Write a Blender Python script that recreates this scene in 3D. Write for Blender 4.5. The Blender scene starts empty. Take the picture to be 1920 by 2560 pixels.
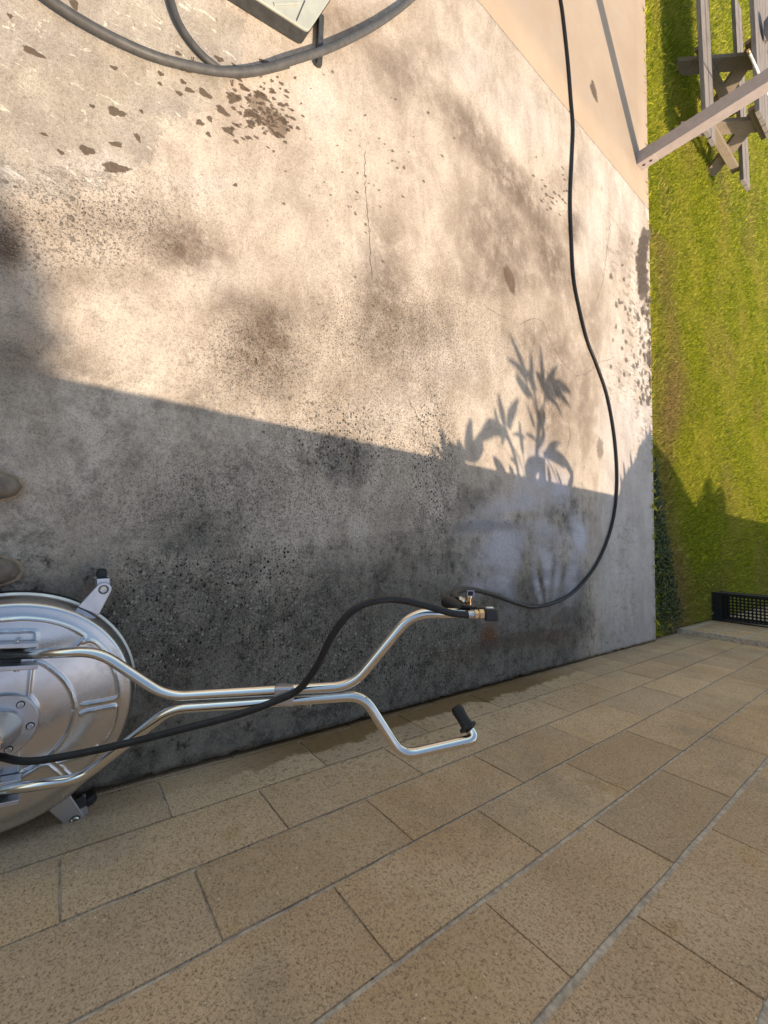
import bpy, bmesh, math, random
import numpy as np
from mathutils import Vector, Matrix, noise as mnoise
random.seed(7); rng = np.random.default_rng(7)
S = bpy.context.scene
C = bpy.context.scene.collection

# ------------------------------------------------------------------ camera
# The phone was held sideways: the world's "up" points to the right of the picture.
F, CX, CY, H = 1063.0, 1280.0, 960.0, 1.65
nad = np.array([50, -820, -F]); nad = nad / np.linalg.norm(nad)
yy = np.array([130, 1385, -F]); yy = yy / np.linalg.norm(yy)
up = -nad; yy = yy - up * (yy @ up); yy = yy / np.linalg.norm(yy); xx = np.cross(yy, up)
R = np.array([xx, yy, up]); CAM = np.array([0, 0, H])
cd = bpy.data.cameras.new('camera'); cam = bpy.data.objects.new('camera', cd); C.objects.link(cam)
cd.sensor_fit = 'VERTICAL'; cd.sensor_height = 36.0; cd.lens = F / 2560 * 36.0
cd.clip_start = 0.02; cd.clip_end = 500
r_, u_, b_ = R @ [0, 1, 0], -(R @ [1, 0, 0]), R @ [0, 0, 1]
M4 = Matrix(((r_[0], u_[0], b_[0], 0), (r_[1], u_[1], b_[1], 0), (r_[2], u_[2], b_[2], H), (0, 0, 0, 1)))
cam.matrix_world = M4; S.camera = cam

# ------------------------------------------------------------------ light
EL, AZ = math.radians(50.5), math.atan2(.791, .611)
W = bpy.data.worlds.new("World"); S.world = W; W.use_nodes = True
wn = W.node_tree; bg = wn.nodes['Background']
sky = wn.nodes.new('ShaderNodeTexSky'); sky.sky_type = 'NISHITA'; sky.sun_disc = False
sky.sun_elevation = EL; sky.sun_rotation = AZ; sky.altitude = 100; sky.air_density = 1.0; sky.dust_density = 1.6
tn = wn.nodes.new('ShaderNodeMix'); tn.data_type = 'RGBA'; tn.blend_type = 'MULTIPLY'; tn.inputs[0].default_value = 1.0
tn.inputs[7].default_value = (1.0, .925, .76, 1)        # the camera's warm white balance
wn.links.new(sky.outputs[0], tn.inputs[6]); wn.links.new(tn.outputs[2], bg.inputs[0]); bg.inputs[1].default_value = 0.15
H_WALL = (.822 + .483) / .791 * math.tan(EL); ZB = H_WALL - .05
sd = bpy.data.lights.new('sun', 'SUN'); sun = bpy.data.objects.new('sun', sd); C.objects.link(sun)
sd.energy = 3.1; sd.angle = math.radians(0.42); sd.color = (1.0, 0.84, 0.645)
SUN = Vector((.791 * math.cos(EL), .611 * math.cos(EL), math.sin(EL))).normalized()
sun.rotation_euler = SUN.to_track_quat('Z', 'Y').to_euler(); sun.location = (6, 5, 8)
S.view_settings.view_transform = 'Standard'; S.view_settings.look = 'None'
S.view_settings.exposure = 0.95; S.view_settings.gamma = 1.0; S.view_settings.use_curve_mapping = False
S.render.engine = 'CYCLES'

# ------------------------------------------------------------------ helpers
def ray(ix, iy): return R @ np.array([iy - CX, CY - (1920 - ix), -F])
def G(ix, iy, z=0.0):                      # where a line of sight meets the level z
    d = ray(ix, iy); t = (z - H) / d[2]; return Vector(CAM + d * t)
def at(ix, iy, depth): return Vector(CAM + ray(ix, iy) * (depth / F))
def PX(P):                                 # points (n,3) -> picture coordinates
    q = (np.asarray(P) - CAM) @ R; d = -q[:, 2]
    return 1920 - (CY - F * q[:, 1] / d), CX + F * q[:, 0] / d
def link(name, me, mat=None, parent=None, smooth=False, loc=None):
    o = bpy.data.objects.new(name, me); C.objects.link(o)
    if mat is not None and not me.materials: me.materials.append(mat)
    if parent is not None: o.parent = parent
    if loc is not None: o.location = loc
    if smooth:
        me.polygons.foreach_set('use_smooth', [True] * len(me.polygons))
    return o
def mk(name, V, Fc, mat=None, parent=None, smooth=False, loc=None):
    me = bpy.data.meshes.new(name); me.from_pydata([tuple(v) for v in V], [], [tuple(f) for f in Fc]); me.update()
    return link(name, me, mat, parent, smooth, loc)
def quads(name, V, Q, mat, parent=None):   # fast path for big numpy meshes (all quads or all tris)
    me = bpy.data.meshes.new(name); n, k = Q.shape
    me.vertices.add(len(V)); me.vertices.foreach_set('co', np.asarray(V, np.float32).ravel())
    me.loops.add(n * k); me.loops.foreach_set('vertex_index', Q.ravel().astype(np.int32))
    me.polygons.add(n); me.polygons.foreach_set('loop_start', np.arange(0, n * k, k, dtype=np.int32))
    me.update(calc_edges=True); me.validate()
    return link(name, me, mat, parent)
def empty(name, loc=(0, 0, 0)):
    o = bpy.data.objects.new(name, None); C.objects.link(o); o.location = loc; o.empty_display_size = .1; return o
def tag(o, label=None, cat=None, group=None, kind=None):
    if label: o['label'] = label
    if cat: o['category'] = cat
    if group: o['group'] = group
    if kind: o['kind'] = kind
    return o
def local(par, P):                          # world point -> coordinates of an unrotated parent
    return Vector(P) - par.location
def boxgeo(c, s, ax=None, bev=0.0):
    """bevelled box: centre, full sizes, three axes -> verts, faces"""
    bm = bmesh.new(); bmesh.ops.create_cube(bm, size=1.0)
    for v in bm.verts: v.co = Vector((v.co.x * s[0], v.co.y * s[1], v.co.z * s[2]))
    if bev: bmesh.ops.bevel(bm, geom=list(bm.edges), offset=bev, segments=2, affect='EDGES', profile=.6)
    A = Matrix((ax[0], ax[1], ax[2])).transposed() if ax else Matrix.Identity(3)
    bm.verts.index_update()
    V = [A @ v.co + Vector(c) for v in bm.verts]; Fc = [[v.index for v in f.verts] for f in bm.faces]
    bm.free(); return V, Fc
def box(name, c, s, mat, parent=None, ax=None, bev=0.0):
    if parent is not None: c = Vector(c) - parent.location
    V, Fc = boxgeo(c, s, ax, bev); return mk(name, V, Fc, mat, parent)
def join(parts):
    V, Fc = [], []
    for v, f in parts:
        k = len(V); V += [Vector(p) for p in v]; Fc += [[i + k for i in q] for q in f]
    return V, Fc
def spline(P, n=10):
    P = [Vector(p) for p in P]; Q = [2 * P[0] - P[1]] + P + [2 * P[-1] - P[-2]]; out = []
    for i in range(1, len(Q) - 2):
        a, b, c, d = Q[i - 1:i + 3]
        for k in range(n):
            t = k / n; out.append(.5 * ((2 * b) + (c - a) * t + (2 * a - 5 * b + 4 * c - d) * t * t + (3 * b - a - 3 * c + d) * t ** 3))
    out.append(P[-1]); return out
def bends(P, rad, n=8):                     # straight runs joined by round bends
    P = [Vector(p) for p in P]; out = [P[0]]
    for i in range(1, len(P) - 1):
        a, b, c = P[i - 1:i + 2]; d1 = (a - b).normalized(); d2 = (c - b).normalized()
        L = min(rad, (a - b).length * .48, (c - b).length * .48)
        p0, p2 = b + d1 * L, b + d2 * L
        for k in range(n + 1):
            t = k / n; out.append(p0 * (1 - t) ** 2 + b * 2 * t * (1 - t) + p2 * t * t)
    out.append(P[-1]); return out
def tubegeo(P, r, seg=16, cap=True):
    P = [Vector(p) for p in P]; n = len(P); rr = r if hasattr(r, '__len__') else [r] * n
    T = [(P[min(i + 1, n - 1)] - P[max(i - 1, 0)]).normalized() for i in range(n)]
    N = T[0].orthogonal().normalized(); V, Fc = [], []
    for i in range(n):
        N = (N - T[i] * N.dot(T[i])).normalized(); B = T[i].cross(N)
        for k in range(seg):
            a = 2 * math.pi * k / seg; V.append(P[i] + (N * math.cos(a) + B * math.sin(a)) * rr[i])
    for i in range(n - 1):
        for k in range(seg):
            a, b = i * seg + k, i * seg + (k + 1) % seg; Fc.append([a, b, b + seg, a + seg])
    if cap: Fc.append(list(range(seg))[::-1]); Fc.append([(n - 1) * seg + k for k in range(seg)])
    return V, Fc
def tube(name, P, r, mat, parent=None, seg=16, cap=True):
    V, Fc = tubegeo(P, r, seg, cap)
    if parent is not None: V = [v - parent.location for v in V]
    o = mk(name, V, Fc, mat, parent); me = o.data
    me.polygons.foreach_set('use_smooth', [len(p.vertices) == 4 for p in me.polygons]); return o
def lathe(prof, seg=32, c=(0, 0, 0), ax=(0, 0, 1)):
    ax = Vector(ax).normalized(); N = ax.orthogonal().normalized(); B = ax.cross(N); V, Fc = [], []
    for r, h in prof:
        for k in range(seg):
            a = 2 * math.pi * k / seg; V.append(Vector(c) + (N * math.cos(a) + B * math.sin(a)) * r + ax * h)
    m = len(prof)
    for i in range(m - 1):
        for k in range(seg):
            a, b = i * seg + k, i * seg + (k + 1) % seg; Fc.append([a, b, b + seg, a + seg])
    Fc.append(list(range(seg))[::-1]); Fc.append([(m - 1) * seg + k for k in range(seg)])
    return V, Fc
def turned(name, prof, mat, parent, c, ax=(0, 0, 1), seg=32):
    V, Fc = lathe(prof, seg, Vector(c) - (parent.location if parent else Vector()), ax); o = mk(name, V, Fc, mat, parent)
    o.data.polygons.foreach_set('use_smooth', [len(p.vertices) == 4 for p in o.data.polygons])
    md = o.modifiers.new('edges', 'EDGE_SPLIT'); md.split_angle = math.radians(38); return o

# ------------------------------------------------------------------ materials
class NT:
    def __init__(s, name):
        s.m = bpy.data.materials.new(name); s.m.use_nodes = True; s.t = s.m.node_tree; s.b = s.t.nodes['Principled BSDF']
        s.pos = s.n('ShaderNodeNewGeometry').outputs['Position']
    def n(s, t, **k):
        o = s.t.nodes.new(t)
        for a, b in k.items(): setattr(o, a, b)
        return o
    def put(s, sock, v):
        if isinstance(v, bpy.types.NodeSocket): s.t.links.new(v, sock)
        elif isinstance(v, (tuple, list)) and len(v) == 3 and sock.type == 'RGBA': sock.default_value = (*v, 1)
        else: sock.default_value = v
    def noise(s, scale, detail=3, rough=.5, vec=None, dist=0, out=0):
        o = s.n('ShaderNodeTexNoise'); s.put(o.inputs['Vector'], vec or s.pos); o.inputs['Scale'].default_value = scale
        o.inputs['Detail'].default_value = detail; o.inputs['Roughness'].default_value = rough; o.inputs['Distortion'].default_value = dist
        return o.outputs[out]
    def voro(s, scale, vec=None, feature='F1', out='Distance', rnd=1.0):
        o = s.n('ShaderNodeTexVoronoi', feature=feature); s.put(o.inputs['Vector'], vec or s.pos); o.inputs['Scale'].default_value = scale
        o.inputs['Randomness'].default_value = rnd
        return o.outputs[out]
    def ramp(s, v, a, b, x=0.0, y=1.0, smooth=True):
        o = s.n('ShaderNodeMapRange'); o.interpolation_type = 'SMOOTHSTEP' if smooth else 'LINEAR'
        for i, q in enumerate((v, a, b, x, y)): s.put(o.inputs[i], q)
        return o.outputs[0]
    def math(s, op, a, b=0.0, clamp=False):
        o = s.n('ShaderNodeMath', operation=op, use_clamp=clamp); s.put(o.inputs[0], a); s.put(o.inputs[1], b); return o.outputs[0]
    def mix(s, f, a, b, mode='MIX'):
        o = s.n('ShaderNodeMix', data_type='RGBA', blend_type=mode); s.put(o.inputs[0], f); s.put(o.inputs[6], a); s.put(o.inputs[7], b); return o.outputs[2]
    def attr(s, name, out='Fac'): return s.n('ShaderNodeAttribute', attribute_name=name).outputs[out]
    def scale(s, v, sc):
        o = s.n('ShaderNodeVectorMath', operation='MULTIPLY'); s.put(o.inputs[0], v); o.inputs[1].default_value = sc; return o.outputs[0]
    def bump(s, h, strength=.3, dist=.002):
        o = s.n('ShaderNodeBump'); o.inputs['Strength'].default_value = strength; o.inputs['Distance'].default_value = dist
        s.put(o.inputs['Height'], h); s.put(s.b.inputs['Normal'], o.outputs[0])
    def base(s, c=None, rough=None, metal=None, spec=None):
        if c is not None: s.put(s.b.inputs['Base Color'], c)
        if rough is not None: s.put(s.b.inputs['Roughness'], rough)
        if metal is not None: s.put(s.b.inputs['Metallic'], metal)
        if spec is not None: s.put(s.b.inputs['Specular IOR Level'], spec)
        return s.m

def plain(name, col, rough=.5, metal=0, var=.25, sc=40, bump=0.0, bsc=300):
    t = NT(name); n = t.noise(sc, 4, .6)
    c = t.mix(t.ramp(n, .3, .7), tuple(x * (1 - var) for x in col), tuple(min(1, x * (1 + var)) for x in col))
    m = t.base(c, t.ramp(t.noise(sc * .6, 3), .3, .7, max(.02, rough - .08), min(1, rough + .08)), metal)
    if bump: t.bump(t.noise(bsc, 3), bump, .001)
    return m
# --- old terrace concrete: masks are painted stains and one sky reflection (attributes), grain is procedural
def concrete():
    t = NT('old_concrete')
    dirt, agg, dark, sky_film = t.attr('dirt'), t.attr('agg'), t.attr('dark'), t.attr('sky_film')
    skim, wet, rust, pale = t.attr('skim'), t.attr('wet'), t.attr('rust'), t.attr('pale')
    big = t.noise(1.6, 5, .6); mid = t.noise(9, 5, .65); fin = t.noise(90, 4, .7); gr = t.noise(330, 3, .7)
    c = t.mix(t.ramp(big, .3, .7), (.55, .455, .365), (.71, .605, .50))
    c = t.mix(t.ramp(mid, .42, .75, 0, .45), c, (.40, .335, .265))
    c = t.mix(t.ramp(mid, .60, .30, 0, 0.0), c, (.7, .62, .52))
    # peeled cement skin: smoother, greyer, with whitish torn flecks
    fl = t.noise(26, 5, .62, t.scale(t.pos, (1.3, .6, 1)), 1.2)
    sk = t.mix(t.ramp(t.noise(5, 4), .35, .65), (.43, .375, .315), (.53, .46, .375))
    sk = t.mix(t.ramp(fl, .60, .68), sk, (.80, .73, .60))
    sk = t.mix(t.ramp(t.noise(18, 5, .7, dist=.8), .66, .72, 0, .8), sk, (.27, .225, .17))
    skm = t.ramp(t.math('ADD', skim, t.math('MULTIPLY', t.math('SUBTRACT', t.noise(14, 4, .7), .5), .7)), .46, .56)
    c = t.mix(skm, c, sk)
    # brown dirt film
    dm = t.math('MULTIPLY', dirt, t.ramp(t.noise(7, 6, .75), .30, .60, .35, 1.15))
    c = t.mix(t.math('MULTIPLY', dm, 1.4, True), c, (.175, .122, .085))
    # water drops dried dark
    vd = t.voro(30); vc = t.voro(30, out='Color'); sp = t.n('ShaderNodeSeparateColor'); t.put(sp.inputs[0], vc)
    vd2 = t.voro(58, t.scale(t.pos, (1, .7, 1))); vc2 = t.voro(58, t.scale(t.pos, (1, .7, 1)), out='Color'); sp2 = t.n('ShaderNodeSeparateColor'); t.put(sp2.inputs[0], vc2)
    drops = t.attr('drops')
    rad = t.math('MULTIPLY', t.math('SUBTRACT', sp.outputs[0], t.ramp(drops, 0, 1, .98, .45, False)), .75)
    dmask = t.ramp(t.math('SUBTRACT', rad, vd), -.02, .06)
    rad2 = t.math('MULTIPLY', t.math('SUBTRACT', sp2.outputs[1], t.ramp(drops, 0, 1, .98, .35, False)), .6)
    dmask2 = t.ramp(t.math('SUBTRACT', rad2, vd2), -.02, .08)
    dmk = t.math('MULTIPLY', t.math('MAXIMUM', dmask, dmask2), .62)
    # dark algae/grime towards the wall
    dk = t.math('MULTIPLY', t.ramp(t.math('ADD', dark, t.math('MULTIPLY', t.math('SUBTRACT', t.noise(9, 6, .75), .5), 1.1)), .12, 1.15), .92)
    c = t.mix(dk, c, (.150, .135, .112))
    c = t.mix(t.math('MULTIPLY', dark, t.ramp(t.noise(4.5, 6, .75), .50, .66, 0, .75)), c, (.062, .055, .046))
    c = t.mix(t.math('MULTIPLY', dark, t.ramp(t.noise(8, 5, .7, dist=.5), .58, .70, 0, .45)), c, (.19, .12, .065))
    # fresh pale strip
    c = t.mix(t.math('MULTIPLY', pale, t.ramp(t.noise(6, 5, .7), .3, .6, .65, 1)), c, (.66, .59, .525))
    fk = t.attr('fleck')
    c = t.mix(t.math('MULTIPLY', fk, t.ramp(t.noise(1, 5, .68, t.scale(t.pos, (26, 9, 1)), .6), .54, .58, 0, .85)), c, (.25, .20, .165))
    c = t.mix(t.math('MULTIPLY', fk, t.ramp(t.noise(1, 5, .7, t.scale(t.pos, (17, 7, 3)), 1.0), .56, .62, 0, .8)), c, (.80, .74, .68))
    # broken-up mottling, worn pale patches and near-black grime
    m1 = t.noise(1, 9, .78, t.scale(t.pos, (2.2, 4.2, 1)), .4); m2 = t.noise(13, 8, .80)
    c = t.mix(1.0, c, t.mix(t.ramp(m1, .36, .64), (.80, .77, .74), (1.10, 1.10, 1.10)), 'MULTIPLY')
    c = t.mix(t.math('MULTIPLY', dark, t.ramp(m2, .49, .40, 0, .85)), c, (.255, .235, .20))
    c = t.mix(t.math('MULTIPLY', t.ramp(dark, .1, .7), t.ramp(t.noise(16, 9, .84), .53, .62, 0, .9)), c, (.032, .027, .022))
    c = t.mix(t.math('MULTIPLY', t.math('SUBTRACT', 1.0, dark), t.math('MULTIPLY', t.ramp(m2, .56, .66, 0, .6), t.ramp(t.noise(1.7, 4, .6), .42, .6))), c, (.21, .15, .105))
    # coarse pebbles where the cement skin has gone
    pv = t.voro(62, t.scale(t.pos, (1, 1.15, 1))); pc = t.voro(62, t.scale(t.pos, (1, 1.15, 1)), out='Color'); s5 = t.n('ShaderNodeSeparateColor'); t.put(s5.inputs[0], pc)
    pm = t.ramp(pv, .42, .30); ag2 = t.ramp(t.math('ADD', agg, t.math('MULTIPLY', t.math('SUBTRACT', m2, .5), .8)), .62, .85)
    c = t.mix(t.math('MULTIPLY', t.math('MULTIPLY', t.ramp(s5.outputs[0], .74, .80), pm), ag2), c, (.40, .36, .31))
    c = t.mix(t.math('MULTIPLY', t.math('MULTIPLY', t.ramp(s5.outputs[1], .72, .78), pm), ag2), c, (.02, .018, .016))
    # exposed aggregate
    av = t.voro(105); ac = t.voro(105, out='Color'); s3 = t.n('ShaderNodeSeparateColor'); t.put(s3.inputs[0], ac)
    av2 = t.voro(240, out='Color'); s4 = t.n('ShaderNodeSeparateColor'); t.put(s4.inputs[0], av2)
    c = t.mix(t.math('MULTIPLY', t.ramp(s4.outputs[0], .55, .98, 0, .8), t.ramp(agg, 0, .8, .2, .9)), c, (.05, .043, .035))
    c = t.mix(t.math('MULTIPLY', t.ramp(t.noise(190, 3, .7), .585, .65, 0, .85), t.ramp(agg, 0, .8, .25, .8)), c, (.60, .53, .44))
    c = t.mix(t.math('MULTIPLY', t.ramp(t.noise(75, 5, .8), .50, .64), t.ramp(agg, 0, .9, .15, .85)), c, t.mix(1.0, c, (.36, .34, .31), 'MULTIPLY'))
    c = t.mix(t.math('MULTIPLY', t.ramp(t.noise(60, 5, .8), .46, .34), t.ramp(agg, 0, .9, .1, .5)), c, t.mix(1.0, c, (1.55, 1.5, 1.42), 'MULTIPLY'))
    peb = t.ramp(av, .36, .24)
    c = t.mix(t.math('MULTIPLY', t.math('MULTIPLY', t.ramp(s3.outputs[0], .90, .93), peb), t.ramp(agg, .45, 1.0)), c, (.42, .38, .33))
    c = t.mix(t.math('MULTIPLY', t.math('MULTIPLY', t.ramp(s3.outputs[1], .86, .90), peb), t.ramp(agg, .2, .8)), c, (.028, .026, .024))
    c = t.mix(dmk, c, (.10, .078, .058), 'MIX')
    # grain
    c = t.mix(t.ramp(gr, .35, .65, .0, .7), c, t.mix(1.0, c, (.62, .6, .58), 'MULTIPLY'))
    c = t.mix(t.ramp(fin, .56, .70, 0, .55), c, t.mix(1.0, c, (.55, .53, .5), 'MULTIPLY'))
    c = t.mix(t.ramp(t.noise(170, 3, .7), .56, .72, 0, .42), c, t.mix(1.0, c, (1.5, 1.45, 1.4), 'MULTIPLY'))
    # brushed lines along x (only dark shaded part)
    br = t.noise(1, 4, .6, t.scale(t.pos, (190, 9, 1)))
    c = t.mix(t.ramp(br, .55, .72, 0, .35), c, t.mix(1.0, c, (.6, .6, .58), 'MULTIPLY'))
    # washed wet film: milky residue with the sky's bluish reflection painted in
    mm = t.math('MULTIPLY', sky_film, t.ramp(t.noise(6, 3, .5, t.scale(t.pos, (1.6, .5, 1))), .35, .6, .55, 1.1))
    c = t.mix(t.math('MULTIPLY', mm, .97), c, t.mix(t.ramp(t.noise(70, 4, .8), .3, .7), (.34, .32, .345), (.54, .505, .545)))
    c = t.mix(rust, c, t.mix(t.ramp(t.noise(120, 2), .45, .62), (.075, .028, .012), (.26, .12, .05)))
    wm = t.ramp(t.math('ADD', wet, t.math('MULTIPLY', t.math('SUBTRACT', t.noise(22, 5, .7), .5), .6)), .42, .54)
    c = t.mix(t.math('MULTIPLY', wm, .85), c, t.mix(1.0, c, (.46, .40, .34), 'MULTIPLY'))
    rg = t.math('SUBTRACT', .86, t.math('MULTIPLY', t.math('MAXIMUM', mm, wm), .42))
    t.base(c, rg, 0, .35)
    h = t.math('ADD', t.math('MULTIPLY', gr, .6), t.math('MULTIPLY', t.noise(60, 4, .7), .8))
    h = t.math('ADD', h, t.math('MULTIPLY', t.math('MULTIPLY', peb, agg), .9))
    h = t.math('SUBTRACT', h, t.math('MULTIPLY', skm, .5))
    t.bump(h, .55, .0022); return t.m
M_conc = concrete()
def concrete2():
    t = NT('smooth_concrete'); c = t.mix(t.ramp(t.noise(1.3, 5, .6), .3, .7), (.37, .275, .195), (.44, .335, .245))
    c = t.mix(t.ramp(t.noise(3, 5, .65), .52, .72, 0, .7), c, (.36, .30, .24))
    c = t.mix(t.ramp(t.noise(240, 3, .7), .4, .7, 0, .35), c, (.34, .28, .22))
    t.base(c, .8, 0, .3); t.bump(t.noise(260, 3), .25, .001); return t.m
M_conc2 = concrete2()
M_edge = plain('concrete_edge', (.42, .37, .31), .9, var=.3, sc=25, bump=.5)
M_gap = plain('joint_filler', (.46, .36, .26), .9, var=.3, sc=60)
M_crack = plain('crack_dark', (.13, .10, .08), .95)
def stone():
    t = NT('sandstone'); oi = t.n('ShaderNodeObjectInfo').outputs['Random']
    c = t.mix(t.ramp(t.noise(3.0, 5, .6), .3, .7), (.58, .375, .215), (.72, .51, .33))
    c = t.mix(t.ramp(oi, 0, 1, 0, .6, False), c, (.50, .38, .27))
    o2 = t.math('FRACT', t.math('MULTIPLY', oi, 7.3))
    c = t.mix(1.0, c, t.mix(o2, (.86, .85, .85), (1.10, 1.09, 1.06)), 'MULTIPLY')
    c = t.mix(t.ramp(t.noise(6, 4, .6), .55, .75, 0, .7), c, (.50, .32, .145))
    c = t.mix(t.ramp(t.noise(2.2, 5, .65), .48, .75, 0, .55), c, (.30, .235, .175))
    g = t.noise(170, 4, .75); g2 = t.noise(420, 3, .8)
    g3 = t.noise(125, 4, .8)
    c = t.mix(t.ramp(g, .50, .64, 0, .85), c, (.19, .125, .07))
    c = t.mix(t.ramp(t.noise(300, 3, .7), .55, .65, 0, .5), c, (.15, .10, .06))
    c = t.mix(t.ramp(g3, .54, .70, 0, .6), c, (.24, .165, .10))
    c = t.mix(t.ramp(g2, .42, .30, 0, .7), c, (.78, .62, .44))
    c = t.mix(t.ramp(g3, .42, .28, 0, .6), c, (.66, .51, .35))
    c = t.mix(t.ramp(t.noise(240, 2, .6), .64, .70, 0, .8), c, (.09, .055, .03))
    v = t.voro(70); vc = t.voro(70, out='Color'); sp = t.n('ShaderNodeSeparateColor'); t.put(sp.inputs[0], vc)
    c = t.mix(t.math('MULTIPLY', t.ramp(sp.outputs[0], .93, .96), t.ramp(v, .30, .16)), c, (.045, .03, .02))
    c = t.mix(t.math('MULTIPLY', t.ramp(sp.outputs[1], .90, .93), t.ramp(v, .20, .10)), c, (.76, .62, .45))
    # wet lower courses with splashes
    sx = t.n('ShaderNodeSeparateXYZ'); t.put(sx.inputs[0], t.pos)
    low = t.ramp(sx.outputs[2], .0, .26, 1, 0)
    near = t.math('MULTIPLY', t.ramp(sx.outputs[1], .35, .9), t.ramp(sx.outputs[1], 3.3, 2.3))
    damp = t.ramp(t.math('ADD', low, t.math('MULTIPLY', t.math('SUBTRACT', t.noise(7, 6, .7), .5), 1.3)), .42, .60)
    c = t.mix(t.math('MULTIPLY', damp, t.math('ADD', t.math('MULTIPLY', near, .75), .2)), c, (.20, .115, .05))
    v3 = t.voro(34, t.scale(t.pos, (1, .8, 1.5))); q3 = t.voro(34, t.scale(t.pos, (1, .8, 1.5)), out='Color'); s3 = t.n('ShaderNodeSeparateColor'); t.put(s3.inputs[0], q3)
    spl = t.math('MULTIPLY', t.ramp(s3.outputs[0], .60, .66), t.ramp(v3, .36, .24))
    c = t.mix(t.math('MULTIPLY', spl, t.math('MULTIPLY', t.ramp(sx.outputs[2], .62, .15), t.math('ADD', t.math('MULTIPLY', near, .45), .10))), c, (.15, .085, .04))
    t.base(c, .88, 0, .25); t.bump(t.math('ADD', t.math('MULTIPLY', g, .9), g2), .55, .0022); return t.m
M_stone = stone()
M_mortar = plain('mortar', (.47, .39, .32), .95, var=.3, sc=50, bump=.6)
def grassm():
    t = NT('grass_blade'); rnd = t.attr('tint')
    p = t.noise(.9, 4, .6); dry = t.attr('dry')
    c = t.mix(t.ramp(rnd, 0, 1, 0, 1, False), (.15, .22, .010), (.60, .56, .04))
    c = t.mix(t.ramp(p, .42, .62, 0, .55), c, (.56, .49, .08))
    c = t.mix(dry, c, t.mix(rnd, (.30, .22, .07), (.52, .38, .15)))
    t.base(c, .65, 0, .25)
    tr = t.n('ShaderNodeBsdfTranslucent'); t.put(tr.inputs[0], c); ms = t.n('ShaderNodeMixShader'); ms.inputs[0].default_value = .35
    t.t.links.new(t.b.outputs[0], ms.inputs[1]); t.t.links.new(tr.outputs[0], ms.inputs[2])
    t.t.links.new(ms.outputs[0], t.t.nodes['Material Output'].inputs[0]); return t.m
M_grass = grassm()
def soil():
    t = NT('lawn_soil'); c = t.mix(t.ramp(t.noise(1.1, 5, .7), .35, .65), (.11, .14, .02), (.16, .14, .04))
    c = t.mix(t.ramp(t.noise(40, 4), .4, .7), c, (.055, .042, .022)); t.base(c, 1, 0, .1); t.bump(t.noise(60, 4), .8, .01); return t.m
M_soil = soil()
M_bed = plain('garden_soil', (.07, .05, .035), 1, var=.4)
def leafm(name, a, b):
    t = NT(name); c = t.mix(t.ramp(t.noise(9, 3), .3, .7), a, b); t.base(c, .45, 0, .4)
    tr = t.n('ShaderNodeBsdfTranslucent'); t.put(tr.inputs[0], c); ms = t.n('ShaderNodeMixShader'); ms.inputs[0].default_value = .2
    t.t.links.new(t.b.outputs[0], ms.inputs[1]); t.t.links.new(tr.outputs[0], ms.inputs[2])
    t.t.links.new(ms.outputs[0], t.t.nodes['Material Output'].inputs[0]); return t.m
M_leaf = leafm('leaf_green', (.045, .085, .02), (.08, .12, .035))
def steel(name, col=(.72, .71, .72), rough=.16, brushed=0, bump=.0):
    t = NT(name); n = t.noise(14, 4, .6); c = t.mix(t.ramp(n, .3, .7, 0, .5), col, tuple(x * .86 for x in col))
    sc = t.noise(1, 3, .6, t.scale(t.pos, (30, 500, 200))) if brushed else t.noise(60, 3)
    t.base(c, t.ramp(t.math('ADD', n, t.math('MULTIPLY', sc, .4)), .45, .95, rough * .85, rough * 1.3), 1.0)
    if bump: t.bump(t.noise(9, 3, .5), bump, .003)
    return t.m
M_tube = steel('polished_tube', (.80, .77, .74), .13)
M_disc = steel('pressed_steel', (.64, .64, .67), .23, bump=.0)
M_alu = steel('cast_aluminium', (.62, .62, .66), .38)
M_bolt = steel('zinc_bolt', (.5, .49, .48), .25)
M_brass = steel('brass', (.72, .48, .27), .28)
M_rubber = plain('black_rubber', (.013, .012, .013), .55, bump=.25, bsc=900)
M_hose = plain('grey_hose', (.055, .046, .042), .6, var=.3, sc=30, bump=.2)
M_hose2 = plain('thick_hose', (.075, .07, .066), .6, var=.2, sc=30)
M_plastic = plain('black_plastic', (.018, .018, .02), .5, bump=.3, bsc=1200)
M_red = plain('red_plastic', (.3, .04, .03), .4)
M_white = plain('white_plastic', (.75, .75, .73), .4)
M_wood = None
def woodm(name, a, b):
    t = NT(name); g = t.noise(1, 5, .65, t.scale(t.pos, (3, 60, 60))); c = t.mix(t.ramp(g, .3, .7), a, b)
    c = t.mix(t.ramp(t.noise(6, 3), .5, .8, 0, .5), c, tuple(x * .6 for x in a)); t.base(c, .8, 0, .25); t.bump(g, .4, .002); return t.m
M_wood = woodm('weathered_wood', (.19, .16, .145), (.30, .26, .23))
M_woodleg = woodm('weathered_wood_leg', (.24, .185, .13), (.34, .265, .195))
def paint(name, col): return plain(name, col, .5, var=.06, sc=20)
M_post = paint('post_paint', (.42, .345, .315))
M_black = plain('black_metal', (.006, .006, .007), .75, var=.1)
M_beige = plain('beige_plastic', (.40, .40, .335), .55, var=.08, sc=12, bump=.15)
M_darkgrey = plain('dark_plastic', (.05, .05, .05), .6)
M_leather = plain('brown_leather', (.17, .132, .098), .6, var=.3, sc=30, bump=.35, bsc=500)
M_welt = plain('shoe_welt', (.34, .24, .16), .7, var=.2, sc=60)
M_sole = plain('shoe_sole', (.06, .045, .035), .8)
M_cushion = plain('grey_pot', (.22, .22, .25), .35, var=.15)
M_bark = plain('bark', (.10, .075, .05), .95, var=.4, sc=12, bump=.8, bsc=40)

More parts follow.
